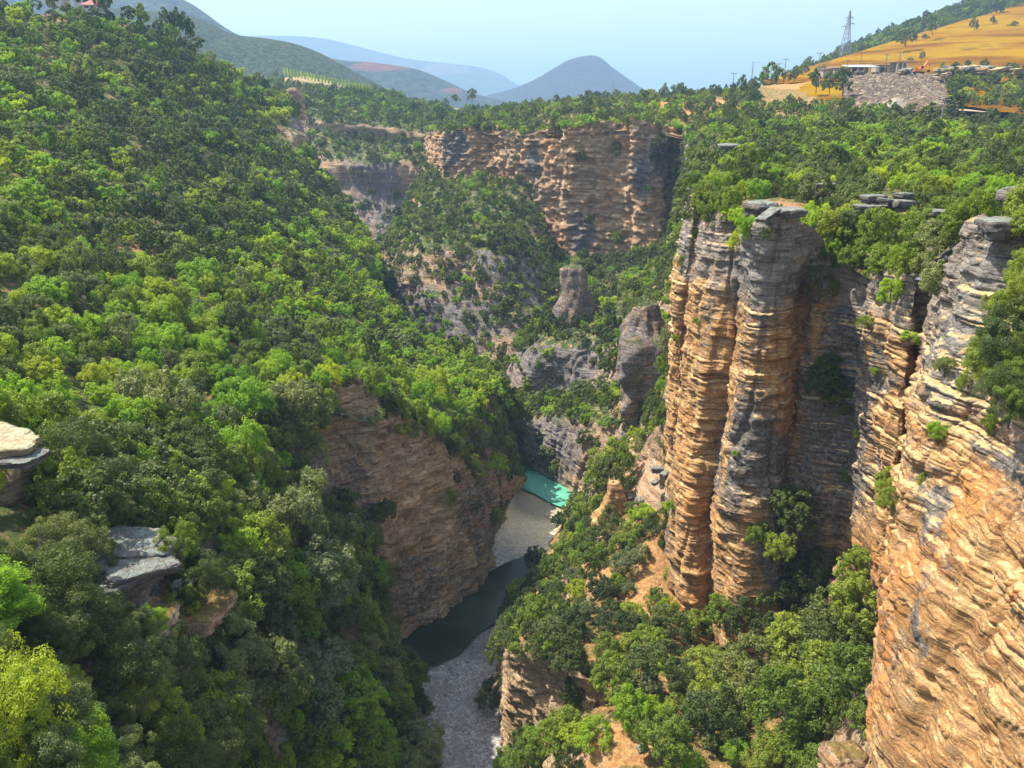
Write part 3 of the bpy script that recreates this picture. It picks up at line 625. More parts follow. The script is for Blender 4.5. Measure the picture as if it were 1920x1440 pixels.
for i, (a, b, d, s_) in enumerate([(1232,880,114,1.2),(1245,890,112,1.0),(1178,932,118,1.3),(1188,948,116,1.1),(1228,905,112,.8),(1200,938,115,1.0)]):
    boulder(a, b, d, s_ * 1.5, s_, s_ * .8, i, ['whitish stone at the upper edge of the bare red terrace', 'pale stone by the buttress foot on the bare red terrace', 'grey stone at the left edge of the bare red terrace', 'grey stone lowest on the bare red terrace', 'small pale stone lying in the middle of the bare red terrace', 'rounded stone on the lower lip of the bare red terrace'][i], seed=30 + i, group='loose stones on the red terrace')
stack('rock_outcrop', [(-100,20,822),(-110,48,850),(-120,66,890),(-120,75,940),(-120,60,990),(-120,35,1040),(-120,20,1090)], 50, M['gold'], 'rounded golden rock with grey slabs on top at the left frame edge', 'rock outcrop', .8, grey=-.5)
boulder(18, 836, 47, 3.2, 2.4, .6, .2, 'flat whitish slab lying on top of the golden rock', 'gold', seed=40)
boulder(36, 858, 46.5, 3.2, 2.4, .5, -.2, 'thin pale slab between the whitish slab and the golden rock', seed=41)
for i, (a_, b_, d_, sx_, sy_, sz_) in enumerate([(250,1012,49,3.9,2.6,.8),(268,1030,48,4.2,2.6,.7),(240,1048,47,4.4,2.8,.7),(262,1066,46,4.3,2.6,.7),(232,1086,45.4,4.2,2.8,.8),(215,1108,44.6,3.6,2.6,.9)]):
    boulder(a_, b_, d_, sx_, sy_, sz_, .25 * i, ['topmost ledge of the grey stepped rock at the lower left', 'second ledge from the top of the grey stepped rock', 'third ledge from the top of the grey stepped rock', 'third ledge from the bottom of the grey stepped rock', 'second ledge from the bottom of the grey stepped rock', 'lowest widest block of the grey stepped rock above the orange bank'][i], seed=90 + i, tilty=.12, group='ledges of the grey stepped rock', name='rock_ledge')
stack('rock_outcrop', [(505,525,235),(508,560,245),(516,568,265),(520,570,295),(530,572,330)], 322, M['far'], 'tan cliff outcrop sticking out of the left hillside', 'rock outcrop', .7, grey=-.1)
stack('rock_outcrop', [(540,560,165),(538,566,178),(545,568,200),(548,570,225)], 368, M['far'], 'small pinkish cliff outcrop near the top of the left hillside', 'rock outcrop', .7, grey=-.1)
boulder(1312, 1345, 64.5, 2.6, 2.4, 5.0, .3, 'grey streaked rock knob among trees at the lower middle right', 'talus', seed=50, dz=-.8)
boulder(1585, 1110, 76, 2.6, 2.2, 7.5, .2, 'pale pinkish rock rib at the foot of the grey recessed wall', 'talus', seed=51)
boulder(1583, 1425, 50, 3.0, 2.4, 2.6, .2, 'pale grey rock knob at the bottom edge beside the orange wall', 'talus', seed=52, dz=-.3)
boulder(320, 1122, 50, 8.5, 4.2, 1.5, -.15, 'orange dry earth bank in front of the grey stepped rock', 'talus', seed=120, name='earth_bank', dz=-.9)
boulder(235, 1165, 43, 5.5, 3.8, 1.4, .3, 'smaller rusty earth hump below the grey stepped rock', 'talus', seed=121, name='earth_bank', dz=-.9)
# steel and wood
M['steel'] = flat_mat('steel', (.33, .34, .36), .5, .15, 3, .6); M['pole'] = flat_mat('wood_pole', (.20, .17, .14), .9, .3, 3); M['cable'] = flat_mat('cable', (.30, .31, .33), .8, .1, 3, 0)
def pylon(px, ptop, pbase, D, label, arms):
    b = P(px, pbase, D); t = P(px, ptop, D); H = t[2] - b[2]; w0 = H * .10; th = H * .0065
    r = thing('pylon', b, label, 'pylon'); V, F = [], []
    def leg(sx, sy, z): k = (1 - z) ** 1.15 * w0 + .012 * H; return (sx * k, sy * k, z * H)
    zs = [0, .14, .27, .39, .50, .60, .69, .77, .84, .90, .95, 1.0]
    for sx, sy in ((-1, -1), (1, -1), (1, 1), (-1, 1)):
        V2, F2 = [], []
        for a, c in zip(zs, zs[1:]): tube(V2, F2, leg(sx, sy, a), leg(sx, sy, c), th, th, 4)
        part('leg', V2, F2, M['steel'], r)
    for a, c in zip(zs, zs[1:]):
        for (p1, p2) in (((-1, -1), (1, -1)), ((1, -1), (1, 1)), ((1, 1), (-1, 1)), ((-1, 1), (-1, -1))):
            tube(V, F, leg(*p1, a), leg(*p2, c), th * .6, th * .6, 3); tube(V, F, leg(*p2, a), leg(*p1, c), th * .6, th * .6, 3); tube(V, F, leg(*p1, c), leg(*p2, c), th * .6, th * .6, 3)
    part('bracing', V, F, M['steel'], r)
    for (za, L) in arms:
        V2, F2 = [], []; z = za * H; e = (L * H, 0, z + .01 * H)
        for s_ in (-1, 1):
            tube(V2, F2, (0, s_ * .015 * H, z), e, th * .8, th * .6, 4); tube(V2, F2, (0, s_ * .015 * H, z + .045 * H), e, th * .8, th * .6, 4)
        for q in (.25, .5, .75): tube(V2, F2, (L * H * q, 0, z), (L * H * q, 0, z + .045 * H * (1 - q) + .01 * H), th * .5, th * .5, 3)
        tube(V2, F2, e, (L * H, 0, z - .05 * H), th * .7, th * .5, 5); part('cross_arm', V2, F2, M['steel'], r)
pylon(1583, 20, 104, 620, 'tall steel lattice pylon on the skyline behind the scrub covered hill', [(.84, -.10), (.84, .10), (.70, .16), (.64, -.15)])
pylon(1148, 148, 184, 900, 'distant red and white lattice pylon in front of the cone shaped hill', [(.86, .1), (.86, -.1), (.68, .14), (.68, -.14)])
POLES = [(1375,136,152,400,'short pole with crossarm at the far left of the skyline row'),(1409,116,152,400,'plain tall pole left of the big round tree on the skyline'),(1458,118,148,395,'pole just right of the big round skyline tree'),(1470,110,146,395,'pole with wide crossarm, right of the big round skyline tree'),
 (1533,98,138,385,'leaning pole with crossarm in front of the scrub hill foot'),(1585,110,146,372,'dark wooden pole in front of the sheds'),(1611,100,136,400,'thin pole between the dark pole and the white shed roof'),(1658,101,140,380,'tall pole at the right end of the white roofed shed'),
 (1683,97,138,385,'pole behind the concrete post frame'),(1701,158,192,300,'slim pole in front of the rubble heap'),(1763,184,236,215,'nearest tall pole beside the dirt road')]
PTOP = []
for i, (px, pt, pb, D, lb) in enumerate(POLES):
    b = P(px, pb, D); t = P(px, pt, D); H = t[2] - b[2]; r = thing('utility_pole', b, lb, 'utility pole', 'poles around the quarry yard')
    V, F = [], []; tube(V, F, (0, 0, -3), (.15 if i == 4 else 0, 0, H), .22, .15, 7); part('post', V, F, M['pole'], r)
    if i not in (1, 5, 6):
        V, F = [], []; tube(V, F, (-1.6, 0, H - .4), (1.6, 0, H - .4), .10, .10, 4)
        for q in (-1.4, 0, 1.4): tube(V, F, (q, 0, H - .4), (q, 0, H + .1), .07, .05, 5)
        part('cross_arm', V, F, M['pole'], r)
    PTOP.append(b + [0, 0, H])
def cable(a, b, sag, rad, label, n=40, grp=None):
    V, F = [], []; a, b = np.array(a, float), np.array(b, float); pts = [a + (b - a) * t - np.array([0, 0, 4 * sag * t * (1 - t)]) for t in np.linspace(0, 1, n)]
    for p1, p2 in zip(pts, pts[1:]): tube(V, F, p1, p2, rad, rad, 4)
    me = bpy.data.meshes.new('power_cable'); me.from_pydata(V, [], F); me.update(); me.materials.append(M['cable']); o = bpy.data.objects.new('power_cable', me); col.objects.link(o); return tagm(o, label, 'cable', grp)
W_ = 'cables crossing the gorge'
cable(P(-500, 196, 90), P(1400, 226, 250), 1.2, .022, 'upper of the two thin pale cables crossing the left hillside', 60, W_)
cable(P(-500, 222, 90), P(1400, 240, 250), 1.2, .022, 'lower of the two thin pale cables crossing the left hillside', 60, W_)
cable(PTOP[1], PTOP[3], 1.0, .05, 'sagging cable between two skyline poles above the round tree', 20); cable(PTOP[3], PTOP[4], 1.0, .05, 'sagging cable against the sky left of the leaning pole', 20)
cable(PTOP[8], PTOP[10], 3.0, .04, 'cable running down from the quarry yard to the nearest tall pole', 30)
# sheds and houses
def boxm(x0, x1, y0, y1, z0, z1):
    return [(x, y, z) for x in (x0, x1) for y in (y0, y1) for z in (z0, z1)], [(0, 1, 3, 2), (4, 6, 7, 5), (0, 4, 5, 1), (2, 3, 7, 6), (0, 2, 6, 4), (1, 5, 7, 3)]
def mb(boxes):
    V, F = [], []
    for b in boxes:
        v, f = boxm(*b); k = len(V); V += v; F += [tuple(i + k for i in q) for q in f]
    return V, F
M['wall'] = flat_mat('shed_wall', (.33, .27, .22), .9, .2, .8); M['roof_w'] = flat_mat('pale_roof', (.45, .45, .46), .6, .1, .5); M['roof_d'] = flat_mat('brown_roof', (.22, .16, .12), .8, .2, .8); M['dark'] = flat_mat('dark_opening', (.03, .028, .025), .9, .1)
M['roof_r'] = flat_mat('red_roof', (.42, .12, .09), .8, .2, .6); M['white'] = flat_mat('white_wall', (.5, .47, .43), .8, .08, .5); M['orange'] = flat_mat('orange_paint', (.75, .20, .05), .5, .15); M['conc'] = flat_mat('concrete', (.50, .47, .43), .9, .15)
def shed(px0, px1, ptop, pbase, D, depth, roofm, label, slope=.0, openings=(), posts=0, cat='shed'):
    a, b = P(px0, pbase, D), P(px1, pbase, D); H = P(px0, ptop, D)[2] - a[2]; Wd = b[0] - a[0]; r = thing('shed' if cat == 'shed' else 'house', (a + b) / 2, label, cat)
    if posts:
        V, F = mb([(-Wd / 2, Wd / 2, depth - .3, depth, -1, H)]); part('back_wall', V, F, M['wall'], r)
        for q in range(posts): x = -Wd / 2 + .2 + (Wd - .4) * q / (posts - 1); V, F = mb([(x - .18, x + .18, 0, .36, -1, H * .95)]); part('post', V, F, M['conc'], r)
    else:
        V, F = mb([(-Wd / 2, Wd / 2, 0, depth, -1, H)]); wl = part('wall', V, F, M['wall'] if cat == 'shed' else M['white'], r)
        for (q, w_, z0, z1) in openings:
            V, F = mb([(-Wd / 2 + q * Wd - w_ / 2, -Wd / 2 + q * Wd + w_ / 2, -.06, -.003, z0 * H, z1 * H)]); part('window' if z0 > .1 else 'doorway', V, F, M['dark'], r)
    o_ = .6; V = [(-Wd / 2 - o_, -o_, H - slope), (Wd / 2 + o_, -o_, H - slope), (Wd / 2 + o_, depth + o_, H + slope + .3), (-Wd / 2 - o_, depth + o_, H + slope + .3)]
    V2 = [(x, y, z + .25) for x, y, z in V]
    if cat == 'house':
        V = [(-Wd / 2 - o_, -o_, H), (Wd / 2 + o_, -o_, H), (Wd / 2 + o_, depth + o_, H), (-Wd / 2 - o_, depth + o_, H), (-Wd / 2 + 1.5, depth / 2, H + 1.6), (Wd / 2 - 1.5, depth / 2, H + 1.6)]
        part('roof', V, [(0, 1, 5, 4), (1, 2, 5), (2, 3, 4, 5), (3, 0, 4), (3, 2, 1, 0)], roofm, r)
    else: part('roof', V + V2, [(3, 2, 1, 0), (4, 5, 6, 7), (0, 1, 5, 4), (1, 2, 6, 5), (2, 3, 7, 6), (3, 0, 4, 7)], roofm, r)
    return r
shed(1543, 1562, 130, 141, 386, 6, M['roof_d'], 'small pinkish walled shed at the left end of the yard', .1)
shed(1563, 1594, 127, 141, 384, 8, M['roof_d'], 'long low brown shed left of the white roof', .2, [(.3, 3, 0, .7), (.75, 2.5, 0, .7)])
shed(1595, 1644, 124, 138, 380, 10, M['roof_w'], 'open fronted shed with a pale sloping sheet roof', .5, posts=5)
shed(1645, 1666, 122, 138, 388, 8, M['roof_d'], 'dark walled shed right of the pale sheet roof', .1, [(.5, 3, 0, .7)])
shed(1680, 1712, 115, 136, 400, 8, M['roof_d'], 'open frame shelter on posts behind the orange excavator', .1, posts=4)
shed(139, 184, -5, 8, 294, 7, M['roof_r'], 'hilltop house with a red roof beside the big tree', .1, [(.2, 1.6, .3, .7), (.5, 1.6, .3, .7), (.8, 1.6, .3, .7)], cat='house')
shed(155, 182, 9, 17, 287, 5, M['roof_r'], 'lower hilltop house with pale walls below the red roof', .1, [(.3, 1.4, .3, .7), (.7, 1.4, .3, .7)], cat='house')
shed(84, 116, -5, 6, 290, 6, M['roof_w'], 'pale roofed hilltop house left of the red roof', .1, [(.3, 1.6, .3, .7), (.7, 1.6, .3, .7)], cat='house')
# excavator
b = P(1722, 139, 372); r = thing('excavator', b, 'orange excavator with raised arm standing on the rubble heap', 'excavator')
for s_ in (-1, 1): V, F = mb([(-1.9, 1.9, s_ * 1.1 - .3, s_ * 1.1 + .3, .1, .8), (-1.6, 1.6, s_ * 1.1 - .3, s_ * 1.1 + .3, 0, .95)]); part('track', V, F, M['dark'], r)
V, F = mb([(-2.3, 1.0, -1.3, 1.3, 1.05, 2.1), (-2.6, -1.2, -1.2, 1.2, 1.1, 2.5)]); part('body', V, F, M['orange'], r)
V, F = mb([(.0, 1.4, -1.2, -.1, 2.1, 3.4)]); cb = part('cab', V, F, M['orange'], r); V, F = mb([(.15, 1.25, -1.26, -1.203, 2.4, 3.2)]); part('window', V, F, M['dark'], cb)
V, F = [], []; tube(V, F, (1.0, .3, 1.8), (3.2, .3, 5.2), .38, .32, 4); tube(V, F, (3.2, .3, 5.2), (4.8, .3, 4.6), .32, .28, 4); part('boom', V, F, M['orange'], r)
V, F = [], []; tube(V, F, (4.8, .3, 4.6), (4.4, .3, 1.8), .28, .2, 4); part('stick', V, F, M['orange'], r)
V, F = mb([(3.9, 4.8, -.3, .9, .9, 1.8)]); part('bucket', V, F, M['dark'], r)
# rubble heap and pale gravel heap
def heap(name, L, mat, label, res=.0022, rough=1.0):
    C = rowsgrid(L); pv, pu = positions(C, res, 0), positions(C, res, 1); G = cr(C, pv); G = cr(G.transpose(1, 0, 2), pu).transpose(1, 0, 2); W = G.reshape(-1, 3).copy()
    v = fbm(W / 1.6, 3); W[:, 2] += rough * (.9 * np.abs(v) + .5 * np.sign(vn(W / 1.1)) * .5); W[:, 1] += rough * .6 * fbm(W / 1.3 + 7, 2)
    o = mesh_obj(name, W, gridfaces(len(pv), len(pu)), mat, smooth=False); attr(o, 'grey', np.zeros(len(W))); attr(o, 'bare', np.zeros(len(W))); ZPTS.append(W.reshape(len(pv), len(pu), 3)); return tagm(o, label, 'heap')
s = NT('rubble'); p = s.pos(); v = s.new('ShaderNodeTexVoronoi'); s.l(p, v.inputs['Vector']); v.inputs['Scale'].default_value = .75; sc_ = s.new('ShaderNodeSeparateColor'); s.l(v.outputs['Color'], sc_.inputs[0])
c = s.ramp(sc_.outputs[0], [(0, (.05, .032, .018)), (.4, (.12, .08, .045)), (.8, (.18, .125, .075)), (1, (.29, .225, .15))])
s.l(s.mix(s.step(v.outputs['Distance'], .55, .85), c, (.05, .04, .03)), s.b.inputs['Base Color']); s.b.inputs['Roughness'].default_value = .9; s.l(s.bump(v.outputs['Distance'], -.6), s.b.inputs['Normal']); M['rubble'] = s.m
heap('rubble_heap', [[(1575,150,385),(1600,142,380),(1650,139,378),(1700,138,378),(1740,139,374),(1765,142,372)],[(1578,152,372),(1596,146,366),(1650,144,364),(1700,143,362),(1742,145,358),(1772,150,356)],[(1582,165,350),(1600,168,340),(1650,170,336),(1700,172,330),(1745,172,325),(1775,172,325)],[(1580,186,330),(1605,188,318),(1650,190,306),(1700,194,294),(1745,194,286),(1780,188,292)],[(1582,202,322),(1607,204,310),(1650,206,298),(1700,210,286),(1745,210,278),(1780,204,284)]], M['rubble'], 'broad heap of broken brown stone below the sheds')
s = flat_mat('pale_gravel', (.27, .22, .165), .9, .15, .8)
heap('gravel_heap', [[(1655,192,300),(1668,186,300),(1680,183,300),(1692,186,300),(1706,193,300)],[(1652,198,296),(1668,192,293),(1680,190,291),(1694,193,293),(1708,198,296)],[(1650,204,290),(1668,203,286),(1680,203,285),(1694,203,286),(1710,204,290)]], s, 'small cone shaped pale gravel heap below the rubble', rough=.25)
QB = [(1612,138,372,2.6),(1640,137,372,2.2),(1690,135,365,2.2),(1701,133,366,2.6),(1765,135,350,3.6),(1775,142,335,2.8),(1780,130,355,3.0),(1792,133,350,3.4),(1805,129,352,2.6),(1818,132,350,3.0),(1828,128,355,3.2),(1838,133,350,3.6),(1850,129,352,3.0),(1858,135,345,2.4),(1872,133,348,3.0),(1888,130,350,2.6),(1905,134,348,2.8)]
QW = ['leftmost', 'second from the left', 'third from the left', 'fourth from the left', 'fifth from the left', 'sixth from the left', 'seventh from the left', 'eighth from the left', 'ninth from the left', 'tenth from the left', 'seventh from the right', 'sixth from the right', 'fifth from the right', 'fourth from the right', 'third from the right', 'second from the right', 'rightmost']
for i, (a, b_, d, s_) in enumerate(QB):
    boulder(a, b_, d, s_ * 1.6, s_, s_ * .8, i * .8, f"{['squared', 'tilted', 'flat', 'rounded'][i % 4]} pale quarry block, {QW[i]} in the quarry yard", mat='gold' if i % 3 else 'slab', seed=60 + i, tiltx=.2 * (i % 3 - 1), group='quarry blocks in the yard')
# dirt road
M['road'] = flat_mat('dirt_road', (.38, .28, .19), .95, .15, .4)
def strip(name, A, B, mat, zoff):
    a = np.array([P(*q) for q in A]); b = np.array([P(*q) for q in B]); G = np.stack([a, b * .5 + a * .5, b]); G = cr(G, np.linspace(0, 2, 6)); G = cr(G.transpose(1, 0, 2), np.linspace(0, len(A) - 1, 40)).transpose(1, 0, 2); W = G.reshape(-1, 3); W[:, 2] += zoff
    o = mesh_obj(name, W, gridfaces(6, 40), mat); o['kind'] = 'structure'; return o
strip('dirt_road', [(1760,204,300),(1810,206,297),(1880,209,290),(1960,212,280),(2100,216,262)], [(1762,210,290),(1812,213,284),(1882,217,276),(1960,220,264),(2100,224,238)], M['road'], .9)
# vineyard rows on the plateau beyond the left hillside
hedge_rng = np.random.default_rng(3)
def vine_row(a, b, label):
    a, b = np.array(a), np.array(b); n = 1100; t = hedge_rng.random(n); c = a + (b - a) * t[:, None] + hedge_rng.normal(size=(n, 3)) * [.22, .42, .38] + [0, 0, 1.3]
    d1 = hedge_rng.normal(size=(n, 3)); d1 /= np.linalg.norm(d1, axis=1, keepdims=True); d2 = np.cross(d1, hedge_rng.normal(size=(n, 3))); d2 /= np.linalg.norm(d2, axis=1, keepdims=True)
    V = np.stack([c - d1 * .3, c - d2 * .2, c + d1 * .3, c + d2 * .2], 1).reshape(-1, 3)
    o = mesh_obj('vine_row', V, np.arange(n * 4).reshape(-1, 4), LEAF[1], smooth=False); return tagm(o, label, 'vine row', 'vineyard rows on the far left plateau')
WORDS = ['first', 'second', 'third', 'fourth', 'fifth', 'sixth', 'seventh', 'eighth', 'ninth', 'tenth', 'eleventh', 'twelfth', 'thirteenth', 'fourteenth', 'fifteenth', 'sixteenth', 'seventeenth', 'eighteenth', 'nineteenth', 'twentieth']
for i in range(26):
    f = i / 25; px = 532 + 160 * f; py = 131 + 33 * f
    vine_row(P(px, py, 660 - 60 * f), P(px + 2, py + 13 - 4 * f, 560 - 60 * f), f"yellow-green vineyard row, {WORDS[i] if i < 13 else WORDS[25 - i]} from the {'left' if i < 13 else 'right'} end of the vineyard")
# tall pines on the shoulder of the left hillside
for i, (px, pb, D, h, lb) in enumerate([(312,66,312,9.5,'lone slim pine on the left shoulder skyline, leftmost of the pines'),(328,72,314,9,'dark pine between the lone slim pine and the dense clump'),(339,74,316,11,'tallest dark pine in the clump on the left shoulder'),(350,80,318,10.5,'broad dark pine in the middle of the shoulder clump'),(359,86,320,9.5,'rightmost dark pine of the shoulder clump')]):
    b = P(px, pb, D); r = thing('pine_tree', b, lb, 'pine tree', 'pines on the left hillside shoulder'); V, F = [], []; tube(V, F, (0, 0, -2), (.2, 0, h * .9), .22, .08, 6); part('trunk', V, F, M['bark'], r)
    me = [v for v in VAR if v[1] == 2 and v[0] == 'dark'][0][2]; o = bpy.data.objects.new('crown', me); col.objects.link(o); o.parent = r; o.scale = (h * .2, h * .2, h * .42); o.location = (.1, 0, h * .22); o.rotation_euler = (0, 0, i)
T = []   # x,y,z,scale,variant
KEEP_OUT = [(645,870,48,120),  # bare spots in the photo: (px,py,rx,ry) where no crown stands
 (1215,905,42,50),(1262,1010,12,30),(1235,1075,30,50),(1300,1150,48,34),(1110,1085,22,16),(1185,1135,20,14),(1120,1420,75,26),
 (275,1125,60,22),(205,1190,22,26),(250,1060,75,50),(225,1130,45,22),(15,960,90,130),(265,1185,105,85),(20,1080,80,200),(235,472,38,14),(92,33,40,10),(222,56,30,7),(160,20,28,7),(40,95,25,6),
 (45,1325,50,30),(1060,940,25,10),(1440,400,95,26),(1655,385,52,26),(1545,352,26,12),(1762,400,24,14),(1870,425,50,22),(1905,375,30,30),(1680,165,90,28),(1675,192,100,24),(1850,218,90,20),(1650,130,90,14),(1690,190,40,8),
 (1165,965,22,50),(1585,1110,28,60),(1305,1340,16,60),(1585,1420,40,40),(520,265,14,20),(552,262,22,34),(556,185,16,16),(500,1420,30,30),(620,140,70,8),(1350,290,20,22),(1420,275,45,7),(860,206,30,6),(1290,185,22,5),(1350,195,16,6),(1480,152,60,8),(1850,1000,300,400)]
def keepout(px, py, m=1.0):
    b = np.zeros(len(px), bool)
    for (a, c, rx, ry) in KEEP_OUT: b |= ((px - a) / rx) ** 2 + ((py - c) / ry) ** 2 < m
    return b
def scatter(name, spacing, smin, smax, maxsteep=.75, mix=(.3, .3, .25, .15), prob=None, lodD=(62, 150), patch=True, clip=None, sink=.35, top=None):
    G, st = LOFTS[name]
    c = (G[:-1, :-1] + G[1:, 1:]) / 2; e1 = G[1:, :-1] - G[:-1, :-1]; e2 = G[:-1, 1:] - G[:-1, :-1]
    A = np.linalg.norm(np.cross(e1, e2), axis=2).ravel(); c = c.reshape(-1, 3); s_ = ((st[:-1, :-1] + st[1:, 1:]) / 2).ravel()
    px, py, dep = proj(c)
    ok = (s_ < maxsteep) & ~keepout(px, py) & (dep > 8) & (px > -500) & (px < 2420) & (py < 2000)
    if clip is not None: ok &= clip(px, py, c)
    wgt = A * ok
    if prob is not None: wgt = wgt * prob(px, py, c, s_)
    hot = blobs(px, py, [(600,540,130,120),(730,660,130,90),(840,760,90,80),(60,330,150,120),(330,600,120,80),(90,760,90,50)], .6)
    n = int(wgt.sum() / (spacing ** 2) * 2.6)
    if n < 1: return
    cand = rng.choice(len(c), n, p=wgt / wgt.sum())
    pts = c[cand] + rng.uniform(-.2, .2, (n, 3)) * [1, 1, 0]
    grid = {}; r2 = spacing ** 2
    for q, hq in zip(pts, hot[cand]):
        small = rng.random() < .3
        k = (int(q[0] // spacing), int(q[1] // spacing), int(q[2] // spacing)); bad = False
        for dx in (-1, 0, 1):
            for dy in (-1, 0, 1):
                for dz in (-1, 0, 1):
                    for w_ in grid.get((k[0] + dx, k[1] + dy, k[2] + dz), ()):
                        if (q[0] - w_[0]) ** 2 + (q[1] - w_[1]) ** 2 + (q[2] - w_[2]) ** 2 < r2 * .64: bad = True; break
                    if bad: break
                if bad: break
            if bad: break
        if bad: continue
        grid.setdefault(k, []).append(q)
        dist = math.sqrt(q @ q); lod = 0 if dist < lodD[0] else (1 if dist < lodD[1] else 2)
        pn = float(vn(np.array([q / 22.0]))[0]) * .5 if patch else 0
        wts = np.clip(np.array(mix) * np.array([(1 - 1.6 * pn) * (1 - .75 * hq), 1, (1 + 1.8 * pn) * (1 + 1.6 * hq), (1 - .5 * pn) * (1 - .6 * hq)]), .01, None); wts /= wts.sum()
        sp = int(np.searchsorted(np.cumsum(wts), rng.random())); sp = min(sp, 3)
        vs = [i for i, v in enumerate(VAR) if v[1] == lod and v[0] == SPEC[sp][0]]
        sc_ = rng.uniform(smin, smax) * (.6 if small else (1.25 if rng.random() < .12 else 1))
        T.append((q[0], q[1], q[2] - sink * sc_ * .5, sc_, int(rng.choice(vs))))
LM = (.22, .34, .32, .12)
scatter('hillside', 2.7, 1.2, 2.4, 1.1, mix=LM, clip=lambda px, py, c: (py > 420))
scatter('hillside', 3.1, 1.3, 2.7, mix=(.3, .36, .22, .12), clip=lambda px, py, c: (py <= 420))
scatter('near_slope', 2.9, 1.5, 3.0, 1.1, mix=(.36, .24, .18, .22))
scatter('spur', 3.0, 1.2, 2.2, 1.1, mix=(.4, .38, .1, .12), prob=lambda px, py, c, s_: np.where(py < 445, 1.0, np.where(s_ > .5, .45, .8)))
scatter('gorge_side', 3.2, 1.2, 2.4, 1.1, prob=lambda px, py, c, s_: np.where((px < 1112) & (py > 600), np.where(s_ > .5, .10, .7), np.where(s_ > .6, .35, 1.0)), mix=(.4, .36, .12, .12))
scatter('talus_slope', 3.1, 1.1, 2.2, .85, mix=(.36, .34, .18, .12))
scatter('far_plateau', 4.4, 1.4, 2.3, mix=(.42, .38, .12, .08), clip=lambda px, py, c: ((px < 1420) | (py > 200)))
scatter('right_plateau', 2.8, 1.1, 2.1, mix=(.32, .36, .22, .1))
scatter('gorge_wall', 4.2, 1.5, 2.8, 1.1, prob=lambda px, py, c, s_: np.where(py < 240, 1.0, np.where(s_ > .55, .12, .55)), mix=(.45, .35, .1, .1), clip=lambda px, py, c: ~((py < 168) & (px > 530) & (px < 700)))
scatter('scrub_hill', 4.6, 1.8, 3.2, .9, mix=(.4, .25, .05, .3))
scatter('field', 9.0, 1.5, 3.0, .9, mix=(.6, .4, 0, 0), prob=lambda px, py, c, s_: np.where((py < 128) | (px < 1500), .006, np.where(px > 1760, .9, .05)))
scatter('field', 4.6, 1.2, 2.4, .95, mix=(.4, .4, .1, .1), clip=lambda px, py, c: (px > 1775) & (py > 138))
scatter('river_cliff', 5.5, .8, 1.7, 1.1, mix=(.8, .2, 0, 0), prob=lambda px, py, c, s_: blobs(px, py, [(900,900,60,80),(930,950,30,60),(700,990,40,30),(850,1050,30,20),(800,960,20,16),(690,740,25,30)], .6) * .8)
